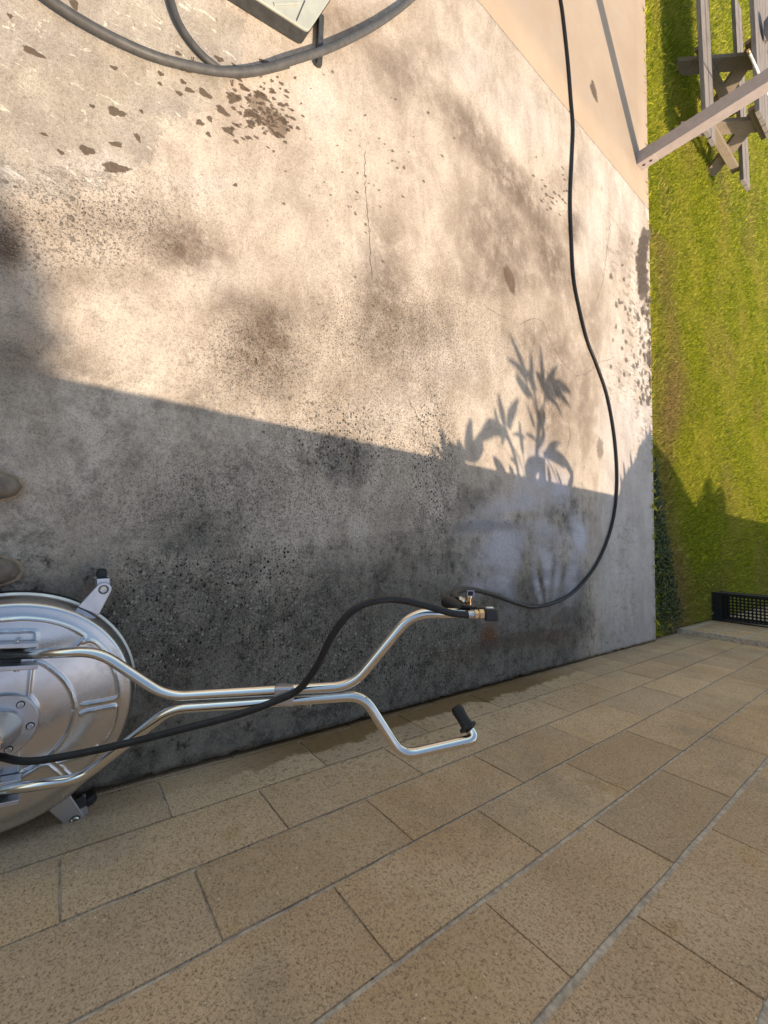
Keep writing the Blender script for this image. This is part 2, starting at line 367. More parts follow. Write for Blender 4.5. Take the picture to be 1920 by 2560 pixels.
# ------------------------------------------------------------------ ground, terrace
def edge_y(x): return 4.536 + (x - 0) * .0136
tag(mk('lawn_ground', [(-80, -60, -.06), (60, -60, -.06), (60, 90, -.06), (-80, 90, -.06)], [(0, 1, 2, 3)], M_soil), kind='structure')

def grid_slab(name, x0, x1, y0, step, mat, paintf=None):
    xs = np.arange(x0, x1 + 1e-6, step); xs[-1] = x1; ny = int((4.55 - y0) / step)
    tt = np.linspace(0, 1, ny + 1); X, T = np.meshgrid(xs, tt); EY = 4.536 + X * .0136
    Y = y0 + (EY - y0) * T; Z = np.zeros_like(X)
    V = np.stack([X.ravel(), Y.ravel(), Z.ravel()], 1); nx = len(xs)
    # ragged edge against the stone wall
    if paintf:
        m = np.isclose(V[:, 0], x1); yv = V[m, 1]
        off = np.array([abs(mnoise.noise(Vector((y * 9, 0, 0)))) * .012 + max(0, mnoise.noise(Vector((y * 31, 5, 0)))) * .014 for y in yv]); V[m, 0] -= off
    i, j = np.meshgrid(np.arange(nx - 1), np.arange(ny)); a = (j * nx + i).ravel()
    Q = np.stack([a, a + 1, a + nx + 1, a + nx], 1)
    nv = len(V)                               # skirt
    ring = list(range(nx)) + [k * nx + nx - 1 for k in range(1, ny + 1)] + [ny * nx + k for k in range(nx - 2, -1, -1)] + [k * nx for k in range(ny - 1, 0, -1)]
    Vb = V[ring].copy(); Vb[:, 2] = -.12; n = len(ring)
    Q2 = np.array([[ring[(k + 1) % n], ring[k], nv + k, nv + (k + 1) % n] for k in range(n)])
    o = quads(name, np.vstack([V, Vb]), np.vstack([Q, Q2]), mat)
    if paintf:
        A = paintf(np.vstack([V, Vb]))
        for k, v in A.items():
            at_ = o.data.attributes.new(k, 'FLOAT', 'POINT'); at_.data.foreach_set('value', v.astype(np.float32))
    return tag(o, kind='structure')

def paintf(P):
    ix, iy = PX(P); x, y = P[:, 0], P[:, 1]; ok = (P[:, 1] > -.75)
    def blobs(L):
        s = np.zeros(len(P))
        for (a, b, ra, rb, w, *an) in L:
            th = math.radians(an[0]) if an else 0; dx, dy = ix - a, iy - b
            u = (dx * math.cos(th) + dy * math.sin(th)) / ra; v = (-dx * math.sin(th) + dy * math.cos(th)) / rb
            s = np.maximum(s, w * np.exp(-(u * u + v * v) ** 1.5 * .7))
        return np.where(ok, s, 0)
    sm = lambda a, b, t: (lambda q: q * q * (3 - 2 * q))(np.clip((t - a) / (b - a), 0, 1))
    A = {}
    A['dirt'] = blobs([(470, 620, 120, 60, .6, 20), (660, 860, 100, 130, .6), (590, 770, 90, 60, .4), (955, 740, 60, 190, .55), (1010, 830, 130, 80, .45), (20, 600, 50, 80, .7), (90, 900, 150, 60, .3),
        (1180, 330, 45, 110, .5, -38), (1290, 470, 40, 140, .6, -38), (1240, 600, 90, 150, .5, -20), (1380, 650, 40, 110, .55, -20), (1250, 700, 120, 50, .45), (1436, 570, 25, 45, .7), (1274, 697, 10, 36, 1.3, -15),
        (1270, 690, 8, 20, 1.2), (1010, 180, 120, 60, .4, 40), (1090, 240, 90, 40, .4, 50), (880, 60, 90, 50, .35), (1200, 200, 40, 80, .25, -40), (300, 560, 150, 60, .3), (250, 700, 160, 40, .25), (1380, 980, 60, 200, .5), (1330, 860, 80, 60, .4), (1460, 1000, 25, 150, .4),
        (1480, 820, 30, 120, .35), (770, 780, 60, 60, .3), (1040, 950, 200, 60, .3), (1100, 130, 60, 30, .3, 30), (1560, 620, 18, 60, .3), (1430, 440, 60, 25, .3, -40), (1345, 560, 30, 90, .55, -35)])
    A['drops'] = np.clip(blobs([(230, 560, 260, 130, .9), (100, 500, 160, 80, .9), (820, 430, 160, 180, .55), (1000, 850, 260, 120, .75), (860, 1120, 150, 120, 1.0), (720, 1000, 160, 120, .8), (640, 900, 140, 140, .7), (1380, 470, 60, 60, .8), (1560, 1330, 30, 40, .9), (1600, 850, 22, 190, .6), (960, 560, 250, 80, .4), (600, 1300, 300, 120, .5), (400, 1500, 240, 120, .5), (1060, 1150, 70, 200, .9), (150, 1300, 200, 90, .35)]), 0, 1)
    A['agg'] = np.clip(.22 + blobs([(470, 1500, 200, 110, 1.0, -10), (640, 1420, 120, 60, .9, -20), (380, 1600, 200, 100, .8), (700, 1560, 260, 160, .6), (900, 1640, 400, 130, .65), (1000, 850, 260, 140, .5), (870, 1100, 170, 120, .7), (1080, 1150, 60, 200, .8), (660, 900, 150, 120, .5), (180, 560, 260, 110, .5), (1100, 1600, 300, 130, .5), (700, 1250, 400, 120, .45)]) - sm(1440, 1500, ix) * .2, 0, 1)
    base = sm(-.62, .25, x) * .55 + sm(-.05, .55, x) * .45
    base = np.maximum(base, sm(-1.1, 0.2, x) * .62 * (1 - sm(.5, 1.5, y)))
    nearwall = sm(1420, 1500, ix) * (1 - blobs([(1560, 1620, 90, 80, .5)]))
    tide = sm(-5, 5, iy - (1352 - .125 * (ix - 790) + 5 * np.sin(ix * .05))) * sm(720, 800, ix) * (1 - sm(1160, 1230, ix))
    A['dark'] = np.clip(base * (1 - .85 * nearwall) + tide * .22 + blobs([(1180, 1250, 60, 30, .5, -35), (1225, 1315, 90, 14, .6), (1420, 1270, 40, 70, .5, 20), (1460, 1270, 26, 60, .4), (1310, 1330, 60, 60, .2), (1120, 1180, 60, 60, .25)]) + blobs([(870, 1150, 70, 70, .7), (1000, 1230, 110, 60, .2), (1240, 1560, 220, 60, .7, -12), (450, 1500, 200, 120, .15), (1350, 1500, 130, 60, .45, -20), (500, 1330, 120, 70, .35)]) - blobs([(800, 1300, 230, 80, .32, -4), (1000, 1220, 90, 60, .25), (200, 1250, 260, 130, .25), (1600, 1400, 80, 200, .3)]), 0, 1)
    A['sky_film'] = np.clip(blobs([(1260, 1400, 55, 110, .85), (1330, 1360, 120, 70, .6), (1370, 1430, 22, 80, .9, -8), (1395, 1440, 10, 60, .9, 10), (1340, 1450, 9, 60, .8, -14), (1430, 1440, 22, 80, .7, 10), (1340, 1200, 40, 80, .75, 15), (1400, 1230, 26, 60, .8), (1265, 1285, 100, 40, .65, -25), (1447, 1335, 17, 44, 1.3, -14), (1195, 1470, 26, 40, .6), (1330, 1300, 50, 60, .6), (1420, 1370, 20, 60, .6, -20)]) - blobs([(1318, 1400, 14, 80, .6, 8), (1352, 1440, 6, 60, .6, -8), (1380, 1450, 6, 60, .55, 4), (1408, 1400, 12, 60, .45, 10), (1300, 1290, 60, 12, .6), (1400, 1290, 14, 40, .5), (1300, 1460, 22, 40, .5), (1225, 1500, 40, 20, .6)]) + sm(1480, 1540, ix) * .22 * (iy > 1000), 0, 1)
    A['skim'] = np.clip(blobs([(120, 180, 260, 300, 1.2, -10), (330, 100, 260, 200, 1.2), (250, 330, 160, 110, 1.0), (450, 250, 150, 70, .6, -30)]), 0, 1)
    A['wet'] = np.clip(blobs([(690, 310, 26, 40, .9, -35), (640, 255, 26, 30, .65), (660, 290, 60, 40, .52, 30), (1500, 1120, 12, 40, .6), (1300, 1600, 260, 30, .55, -10), (1410, 1540, 60, 25, .6, -30), (240, 1500, 50, 40, .45)]), 0, 1)
    A['rust'] = np.clip(blobs([(1224, 1588, 20, 24, .9), (240, 1475, 34, 22, .45), (1150, 1640, 60, 20, .2), (1380, 1600, 60, 22, .22)]), 0, 1)
    A['fleck'] = np.clip(blobs([(1600, 850, 30, 260, 1.2), (1590, 700, 40, 80, .8), (1550, 960, 40, 60, .7), (1530, 620, 40, 90, .5), (120, 430, 200, 26, .9), (1560, 1450, 40, 200, .45)]), 0, 1)
    A['pale'] = np.clip(sm(1488, 1506, ix + 9 * np.sin(iy * .031) + 5 * np.sin(iy * .13)) * sm(860, 960, iy) * .8 + blobs([(1540, 480, 60, 110, .75, -35), (1490, 560, 40, 80, .8), (1500, 640, 60, 60, .5), (1290, 260, 70, 60, .6, 40), (1330, 300, 60, 100, .5, -40), (1180, 160, 60, 60, .5), (1620, 850, 30, 200, .8), (500, 460, 160, 30, .6), (600, 480, 260, 60, .35), (250, 410, 90, 25, .8), (1130, 900, 120, 60, .25), (980, 1010, 90, 60, .35), (1540, 900, 40, 130, .5), (820, 640, 120, 60, .3), (560, 700, 80, 40, .3), (830, 240, 120, 80, .3)]), 0, .85)
    return A
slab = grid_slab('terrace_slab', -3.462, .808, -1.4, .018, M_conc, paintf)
slab2 = grid_slab('terrace_slab', -14.0, -3.474, -1.4, .25, M_conc2)
s3 = mk('terrace_slab', [(-14, -12, -.12), (.80, -12, -.12), (.80, -1.41, -.12), (-14, -1.41, -.12), (-14, -12, 0), (.80, -12, 0), (.80, -1.41, 0), (-14, -1.41, 0)],
        [(0, 1, 5, 4), (1, 2, 6, 5), (2, 3, 7, 6), (3, 0, 4, 7), (4, 5, 6, 7)], M_conc2); tag(s3, kind='structure')
tag(mk('slab_joint', [(-3.474, -1.4, -.004), (-3.462, -1.4, -.004), (-3.462, 4.47, -.004), (-3.474, 4.47, -.004)], [(0, 1, 2, 3)], M_gap), kind='structure')
# hairline cracks: jagged slivers lying in the slab face
def crack(pts, w, seed):
    rnd = random.Random(seed); P = [G(*p) for p in pts]; Q = []
    for a, b in zip(P[:-1], P[1:]):
        n = max(3, int((b - a).length / .018))
        for k in range(n):
            q = a.lerp(b, k / n); Q.append(q + Vector((rnd.uniform(-1, 1), rnd.uniform(-1, 1), 0)) * .007)
    Q.append(P[-1]); V = []; Fc = []
    for i, q in enumerate(Q):
        d = (Q[min(i + 1, len(Q) - 1)] - Q[max(i - 1, 0)]).normalized(); s = Vector((-d.y, d.x, 0)) * w * rnd.uniform(.15, 1.0)
        V += [q + s + Vector((0, 0, .0012)), q - s + Vector((0, 0, .0012))]
    for i in range(len(Q) - 1): Fc.append((2 * i, 2 * i + 1, 2 * i + 3, 2 * i + 2))
    o = mk('crack', V, Fc, M_crack, slab)
crack([(912, 380), (914, 470), (922, 560), (925, 640), (930, 690)], .0022, 1)
crack([(1206, 760), (1250, 790), (1300, 810), (1330, 795), (1355, 800), (1375, 850), (1400, 900), (1440, 940), (1470, 935), (1480, 920)], .0025, 2)
crack([(1020, 1000), (1050, 1050), (1068, 1120), (1090, 1190), (1110, 1250), (1115, 1300), (1105, 1400)], .0026, 3)
crack([(1333, 800), (1336, 840), (1330, 880)], .0018, 4)
crack([(1480, 920), (1500, 905), (1535, 895)], .002, 5)
crack([(1420, 1050), (1425, 1090), (1416, 1130), (1412, 1145)], .002, 6)
crack([(1526, 560), (1515, 640), (1508, 700), (1490, 760)], .0022, 8)
# splashes of water that the sun has not dried yet
def wetm():
    t = NT('wet_spot'); t.base((.125, .085, .052), .5, 0, .4); a_ = t.attr('soft')
    k = t.ramp(t.math('ADD', a_, t.math('MULTIPLY', t.math('SUBTRACT', t.noise(90, 4, .7), .5), .5)), .16, .34, 0, .68)
    tp = t.n('ShaderNodeBsdfTransparent'); ms = t.n('ShaderNodeMixShader'); t.put(ms.inputs[0], k)
    t.t.links.new(tp.outputs[0], ms.inputs[1]); t.t.links.new(t.b.outputs[0], ms.inputs[2]); t.t.links.new(ms.outputs[0], t.t.nodes['Material Output'].inputs[0]); return t.m
M_wetspot = wetm()
SOFT = []
def spots(L):
    V, Fc = [], []
    for (a, b, ra, rb, an) in L:
        c = Vector((a, b)); k0 = len(V); n = 20; ph = random.random() * 9
        th = math.radians(an); ring = []
        for k in range(n):
            t = 2 * math.pi * k / n; rr = 1 + .16 * math.sin(3 * t + ph) + .1 * math.sin(5 * t + 2 * ph) + random.uniform(-.06, .06)
            dx, dy = 1.25 * ra * rr * math.cos(t), 1.25 * rb * rr * math.sin(t)
            ring.append(G(a + dx * math.cos(th) - dy * math.sin(th), b + dx * math.sin(th) + dy * math.cos(th)) + Vector((0, 0, .0008 + .00002 * (k0 // 21))))
        V += ring + [sum(ring, Vector()) / n]; Fc += [(k0 + q, k0 + (q + 1) % n, k0 + n) for q in range(n)]; SOFT.extend([0.0] * n + [1.0])
    return V, Fc
L = [(290, 280, 26, 11, 22), (288, 420, 36, 13, 10), (217, 376, 23, 11, 22), (82, 130, 34, 8, 28), (186, 11, 16, 10, 60), (25, 40, 9, 5, 40), (285, 170, 11, 5, 25), (231, 266, 8, 5, 30), (344, 344, 14, 6, 60), (290, 361, 18, 7, 12), (152, 381, 12, 5, 40), (110, 336, 12, 4, 20), (354, 279, 7, 4, 50),
     (458, 205, 10, 5, 40), (473, 226, 14, 6, 20), (512, 234, 22, 8, 38), (448, 234, 11, 5, 30), (556, 278, 22, 8, 40), (570, 326, 16, 8, 20), (524, 297, 10, 6, 50), (500, 307, 12, 7, 30), (594, 315, 9, 4, 30), (521, 336, 9, 5, 50), (445, 134, 10, 5, 30), (548, 148, 14, 6, 30), (660, 155, 14, 6, 20), (400, 210, 8, 4, 40), (402, 185, 10, 5, 40),
     (584, 245, 18, 14, 10), (628, 285, 20, 10, 25), (588, 463, 6, 5, 0), (690, 336, 10, 6, 30), (708, 300, 12, 6, 50), (655, 240, 26, 7, 35), (610, 220, 18, 6, 35), (470, 175, 22, 7, 5)]
for k in range(150):
    a, b = random.gauss(660, 40), random.gauss(275, 45); L.append((a, b, random.uniform(2, 9), random.uniform(2, 4.5), 35))
for k in range(45): L.append((random.gauss(920, 90), random.gauss(420, 110), random.uniform(1.5, 5.5), random.uniform(1.2, 2.8), random.uniform(40, 80)))
for k in range(22): L.append((random.gauss(1385, 26), random.gauss(480, 34), random.uniform(2, 7), random.uniform(1.2, 2.6), 55))
L.append((1484, 228, 6, 27, -14))
for k in range(14): L.append((1612 - 9 * math.sin(k * .2) + random.uniform(-3, 3), 590 + k * 11, random.uniform(11, 15), random.uniform(12, 22), 0))
for k in range(60): L.append((1626 - abs(random.gauss(0, 16)), random.uniform(740, 1010), random.uniform(1.2, 4), random.uniform(3, 13), random.uniform(-8, 8)))
for k in range(26): L.append((random.gauss(1565, 18), random.uniform(600, 1000), random.uniform(1.2, 3), random.uniform(3, 9), random.uniform(-12, 12)))
V, Fc = spots(L); wo = mk('water_splashes', V, Fc, M_wetspot); wo.data.attributes.new('soft', 'FLOAT', 'POINT').data.foreach_set('value', SOFT)
tag(wo, 'dark drops of water splashed over the sunlit concrete', 'water', kind='stuff')

# ------------------------------------------------------------------ lawn
def lawn():
    def patch(x0, x1, y0, y1, n, hh):
        x = rng.uniform(x0, x1, n); y = rng.uniform(y0, y1, n); return x, y, hh
    xs, ys, hs = [], [], []
    for (x0, x1, y0, y1, n) in ((-2.2, .79, 4.5, 6.6, 62000), (-6.5, -2.2, 4.4, 6.6, 72000), (-5, .8, 6.6, 9.5, 70000), (-12, -5, 6.6, 12, 60000), (-9, -6.5, 4.3, 6.6, 14000), (-5, 1, 9.5, 14, 26000)):
        x = rng.uniform(x0, x1, n); y = rng.uniform(y0, y1, n); k = y > 4.536 + x * .0136 + .006
        bare = ((x - .62) ** 2 / .05 + (y - 5.0) ** 2 / .10 < 1) & (rng.random(n) < .72)
        k &= ~bare; k &= ~((x > .76) & (y > 5.2))
        xs.append(x[k]); ys.append(y[k])
    x = np.concatenate(xs); y = np.concatenate(ys); n = len(x)
    far = np.clip((np.hypot(x, y) - 4.5) / 6, 0, 1)
    strip = np.clip(1 - (y - 4.55) / 1.0, 0, 1) * (x > -2.6)
    h = rng.uniform(.022, .045, n) * (1 + .7 * (rng.random(n) < .05)) * (1 + .6 * strip * rng.random(n)) * (1 + .25 * far)
    w = rng.uniform(.0016, .0034, n) * (1 + 1.3 * far) * (1 + .5 * strip)
    a = rng.uniform(0, 2 * math.pi, n); lean = rng.uniform(.15, .95, n) * h; b = rng.normal(2.5, 1.0, n)
    edge = (y - (4.536 + x * .0136) < .05) & (rng.random(n) < .6); h = np.where(edge, h * rng.uniform(1.2, 2.2, n), h); b = np.where(edge, rng.normal(-1.57, .5, n), b); lean = np.where(edge, h * rng.uniform(.3, 1.0, n), lean)
    dx, dy = np.cos(a), np.sin(a); lx, ly = np.cos(b) * lean, np.sin(b) * lean
    z0 = -.06
    p = np.stack([x, y, np.full(n, z0)], 1); s = np.stack([dx * w, dy * w, np.zeros(n)], 1)
    m = p + np.stack([lx * .35, ly * .35, h * .55], 1); tip = p + np.stack([lx, ly, h * (1 - .25 * lean / h)], 1)
    V = np.empty((n, 4, 3)); V[:, 0] = p - s; V[:, 1] = p + s; V[:, 2] = tip; V[:, 3] = m - s * .8
    V[:, 1] = p + s; V = V.reshape(-1, 3)
    Q = (np.arange(n)[:, None] * 4 + np.array([0, 1, 2, 3])[None]).astype(np.int64)
    o = quads('grass', V, Q, M_grass)
    tint = np.repeat(rng.random(n), 4)
    nz = np.array([mnoise.noise(Vector((px_ * .9, py_ * 1.2, 3))) for px_, py_ in zip(x[::1], y[::1])])
    dry = np.clip(nz * 1.3 + .02, 0, .5)
    band = np.exp(-((y - 5.05 - .18 * np.sin(x * 2.3)) / .33) ** 2) * (x > -3.4) * .75
    dry = np.clip(dry * .8 + band + (rng.random(n) < .06) * .7 - .12, 0, 1)
    for k, v in (('tint', tint), ('dry', np.repeat(dry, 4))):
        A = o.data.attributes.new(k, 'FLOAT', 'POINT'); A.data.foreach_set('value', v.astype(np.float32))
    tag(o, 'short green lawn with dry tufts beyond the concrete edge', 'grass', kind='stuff')
lawn()
# broad-leaved weeds along the slab edge near the wall
def weeds():
    V, Fc = [], []
    for k in range(3200):
        t = random.random() ** .7; x = .78 - 1.5 * (1 - t) - random.random() * .25; y = random.uniform(4.56, 4.62 + .62 * t)
        c = Vector((x, y, -.05)); a = random.uniform(0, 6.28); L_ = random.uniform(.018, .045); h = random.uniform(.01, .07)
        d = Vector((math.cos(a), math.sin(a), 0)); s = Vector((-d.y, d.x, 0)) * L_ * .38; k0 = len(V)
        b0 = c + Vector((0, 0, h * .6)); V += [b0, b0 + d * L_ * .5 + s + Vector((0, 0, h * .3)), b0 + d * L_ + Vector((0, 0, h * .15)), b0 + d * L_ * .5 - s + Vector((0, 0, h * .3))]
        Fc.append((k0, k0 + 1, k0 + 2, k0 + 3))
    tag(mk('weeds', V, Fc, leafm('weed_leaf', (.05, .075, .018), (.10, .12, .035))), 'low leafy weeds in the shaded corner by the stone wall', 'weeds', kind='stuff')
weeds()
# crumbled rubble in the corner
V, Fc = [], []
for k in range(260):
    c = Vector((random.gauss(.66, .10), random.gauss(5.03, .14), -.05))
    if c.x > .80: continue
    r = random.uniform(.004, .02); v, f = boxgeo(c + Vector((0, 0, r * .4)), (r * random.uniform(.7, 1.5), r, r * random.uniform(.5, 1)), [Matrix.Rotation(random.random() * 6, 3, 'Z') @ Vector(a) for a in ((1, 0, 0), (0, 1, 0), (0, 0, 1))])
    k0 = len(V); V += v; Fc += [[i + k0 for i in q] for q in f]
tag(mk('rubble', V, Fc, plain('rubble', (.30, .21, .155), .95, var=.4)), 'small crumbled stones lying in the corner where lawn meets wall', 'rubble', kind='stuff')

# ------------------------------------------------------------------ stone wall
WX = .822
wall = empty('stone_wall', (WX, 0, 0)); tag(wall, 'tan sandstone block wall along the terrace with pale mortar joints', 'wall')
ZC = [-.12, .01, .25, .49, .73, .968, 1.194, 1.43, 1.665, H_WALL - .105]
TH = .30
V, Fc = join([boxgeo((WX + .0012 + TH / 2, 2.0 - .4, .87), (TH - .01, 7.24, 1.96)), boxgeo((WX - .05 + .0012 + TH / 2, 11.2, .87), (TH + .0, 11.9, 1.96))])
mk('mortar_core', [v - wall.location for v in V], Fc, M_mortar, wall)
bm_cache = {}
def block(y0, y1, z0, z1, x, jit, name='stone_block', cj=.006):
    cj = .006
    L_, hh = y1 - y0, z1 - z0; key = (round(L_, 2), round(hh, 3), name, random.randrange(4), z0 < .9)
    if key not in bm_cache:
        bm = bmesh.new(); bmesh.ops.create_cube(bm, size=1.0)
        bmesh.ops.subdivide_edges(bm, edges=[e for e in bm.edges if abs(e.verts[0].co.x - e.verts[1].co.x) < .1 and e.verts[0].co.x < 0], cuts=7, use_grid_fill=True)
        hz_ = hh - (.010 if z0 < .9 else .016); sd_ = random.random() * 99
        for v in bm.verts:
            rim = max(abs(v.co.y), abs(v.co.z)) > .499
            v.co = Vector((v.co.x * .06, v.co.y * (L_ - cj), v.co.z * hz_))
            if v.co.x < 0:
                n3 = mnoise.noise_vector(Vector((sd_, v.co.y * 14, v.co.z * 14)))
                if rim: v.co += Vector((.0016 + .0008 * n3.x, n3.y * .0026, n3.z * .0026))
                else: v.co.x += n3.x * .0006
        me = bpy.data.meshes.new(name); bm.to_mesh(me); bm.free(); me.materials.append(M_stone); bm_cache[key] = me
    o = bpy.data.objects.new(name, bm_cache[key]); C.objects.link(o); o.parent = wall
    o.location = (x - WX + .03 + jit, (y0 + y1) / 2, (z0 + z1) / 2)
for r in range(0, len(ZC) - 1):
    z0, z1 = ZC[r], ZC[r + 1]; off = .332 if r % 2 else .068
    k = -5
    while True:
        y0 = off + .522 * k; y1 = y0 + .522; k += 1
        if y1 > 14: break
        if y0 < 5.25 < y1:                       # the wall steps forward here
            if 5.25 - y0 > .05: block(y0, 5.25, z0, z1, WX, random.uniform(-.001, .001))
            if y1 - 5.25 > .05: block(5.25, y1, z0, z1, WX - .05, 0)
            continue
        block(y0, y1, z0, z1, WX - (.05 if y0 >= 5.25 else 0), random.uniform(-.0015, .0004))
cop = []
for k in range(-4, 22):
    y0 = .2 + k * .64; y1 = y0 + .64; xo = -.05 if y0 > 5 else 0
    V, Fc = boxgeo((xo + TH / 2 + .01, (y0 + y1) / 2, H_WALL - .05), (TH + .02, .632, .10), None, .006)
    mk('coping_stone', V, Fc, M_stone, wall)
# upper garden behind the wall
tag(mk('garden_bed', [(1.14, -40, ZB), (60, -40, ZB), (60, 60, ZB), (1.14, 60, ZB), (1.14, -40, -.1), (1.14, 60, -.1)], [(0, 1, 2, 3), (4, 0, 3, 5)], M_bed), kind='structure')

# ------------------------------------------------------------------ plants on top of the wall (their shadows fall on the terrace)
def sunmap(ix, iy, X):                       # the point of the plane x = X whose shadow falls there
    g = G(ix, iy); s = (X - g.x) / SUN.x; return g + SUN * s
def leaf(P, w, X, name='leaf', parent=None, mat=None, jitter=.05):
    """blade along the points P (given by where its shadow lies), lance shaped"""
    X0 = X + random.uniform(-jitter, jitter); Q = spline([sunmap(a, b, X0 + .03 * i * random.uniform(-1, 1)) for i, (a, b) in enumerate(P)], 6); n = len(Q)
    V, Fc = [], []; sc = 1.0
    for i, q in enumerate(Q):
        t = i / (n - 1); ww = w * (math.sin(math.pi * min(1, (t * .86 + .14))) ** .75) * (1 - .0 * t) + .0012
        d = (Q[min(i + 1, n - 1)] - Q[max(i - 1, 0)]).normalized(); s = d.cross(SUN).normalized() * ww / 2
        V += [q - s, q + SUN * (-.12 * ww), q + s]
    for i in range(n - 1):
        a = i * 3; Fc += [(a, a + 1, a + 4, a + 3), (a + 1, a + 2, a + 5, a + 4)]
    if parent: V = [v - parent.location for v in V]
    return V, Fc
def plant(name, label, cat, X, leaves, stems, off=(1000, 800), sc=3.318):
    cv = lambda p: (off[0] + p[0] / sc, off[1] + p[1] / sc)
    allp = [sunmap(*cv(stems[0][0][0]), X)]; base = Vector((X, allp[0].y, ZB)); o = empty(name, base); tag(o, label, cat)
    for P, w in stems:
        Q = [sunmap(*cv(p), X) for p in P]; Q[0] = Vector((X, Q[0].y, ZB)) if Q[0].z < H_WALL + .3 else Q[0]
        tube('stem', spline(Q, 5), w / 2, M_bark if w > .03 else M_leaf, o, 8)
    for P, w in leaves:
        V, Fc = leaf([cv(p) for p in P], w * 1.32, X, parent=o); mk('leaf', V, Fc, M_leaf, o, True)
    return o
K = .00076                                   # metres per crop pixel near there
plant('yucca_plant', 'tall spiky green plant on the wall casting the largest leaf shadow', 'plant', 1.22,
    [([(1060, 480), (985, 290), (908, 110)], .036), ([(1060, 520), (980, 390), (878, 310)], .034), ([(1095, 520), (1092, 400), (1085, 260)], .036), ([(1080, 640), (1020, 560), (950, 460)], .042), ([(1190, 520), (1178, 380), (1165, 208)], .036),
     ([(1205, 560), (1250, 470), (1312, 365)], .040), ([(1120, 600), (1090, 500), (1055, 400)], .050), ([(1205, 600), (1170, 500), (1120, 420)], .050), ([(1210, 640), (1290, 545), (1360, 560), (1422, 612)], .056), ([(1215, 645), (1310, 610), (1416, 722)], .040), ([(1215, 650), (1290, 690), (1358, 830)], .022),
     ([(1120, 900), (1090, 810), (1055, 700)], .024), ([(1150, 900), (1190, 820), (1195, 740)], .034), ([(1130, 1000), (1085, 960), (1030, 940)], .02), ([(1150, 1060), (1190, 960), (1180, 860)], .03), ([(1100, 640), (1060, 580), (985, 480)], .03), ([(1215, 610), (1235, 560), (1290, 520)], .04), ([(1060, 560), (1010, 520), (960, 420)], .03)],
    [([(1135, 1250), (1135, 1100), (1150, 900), (1155, 770)], .040), ([(1155, 790), (1195, 700), (1208, 600)], .020), ([(1140, 800), (1115, 700), (1085, 600)], .014), ([(1145, 780), (1120, 650), (1095, 520)], .013), ([(1150, 790), (1130, 640), (1120, 560)], .010)])
plant('lily_plant', 'green plant with paddle leaves on tall thin stalks above the wall', 'plant', 1.20,
    [([(868, 880), (845, 760), (812, 600)], .040), ([(900, 900), (925, 770), (985, 650)], .048), ([(905, 860), (950, 740), (965, 650)], .034), ([(815, 850), (795, 790), (785, 715)], .022), ([(1020, 1110), (1005, 990), (988, 830)], .028), ([(1040, 985), (990, 950), (925, 950)], .022),
     ([(890, 950), (780, 890), (720, 930), (645, 1010)], .070), ([(860, 930), (760, 910), (640, 960)], .05), ([(870, 960), (850, 1000), (850, 1050)], .02), ([(960, 1200), (940, 1160), (910, 1150)], .02)],
    [([(1040, 1330), (1000, 1180), (920, 1010), (870, 860)], .010), ([(990, 1330), (960, 1160), (900, 990), (850, 900)], .030), ([(1050, 1330), (1025, 1150), (1015, 1000)], .010), ([(880, 960), (875, 880), (868, 830)], .012)])
plant('agave_plant', 'low clump of broad pointed leaves left of the tall plant on the wall', 'plant', 1.18,
    [([(578, 1180), (572, 980), (592, 805)], .050), ([(600, 1180), (640, 1040), (700, 925)], .050), ([(565, 1180), (555, 1040), (560, 940)], .03), ([(400, 1190), (365, 1040), (343, 875)], .034), ([(440, 1190), (430, 1080), (400, 990)], .05), ([(530, 1190), (505, 1080), (480, 985)], .046),
     ([(400, 1190), (330, 1100), (250, 1015)], .022), ([(310, 1160), (280, 1110), (250, 1050)], .02), ([(480, 1180), (460, 1090), (440, 1020)], .05), ([(880, 1300), (820, 1210), (768, 1125)], .05), ([(945, 1310), (925, 1250), (903, 1200)], .03), ([(620, 1160), (660, 1080), (690, 1020)], .04)],
    [([(500, 1230), (500, 1180)], .06)])
plant('broad_leaf_plant', 'plant with one big arching round leaf near the pale concrete strip', 'plant', 1.16,
    [([(1190, 1120), (1270, 1100), (1370, 1180), (1425, 1290), (1415, 1420)], .046), ([(1350, 1430), (1330, 1340), (1290, 1230)], .02), ([(1200, 1110), (1300, 1150), (1370, 1230)], .05), ([(1210, 1100), (1260, 1030), (1340, 1010)], .022), ([(1210, 1110), (1270, 1060), (1330, 1040)], .012), ([(1100, 1350), (1090, 1230), (1180, 1140)], .09), ([(1200, 1380), (1180, 1250), (1200, 1130)], .06), ([(1390, 1400), (1420, 1320), (1437, 1245)], .03), ([(1240, 1400), (1240, 1300), (1220, 1190)], .03)],
    [([(1340, 1420), (1270, 1250), (1200, 1120)], .010), ([(1150, 1360), (1190, 1200)], .03)])
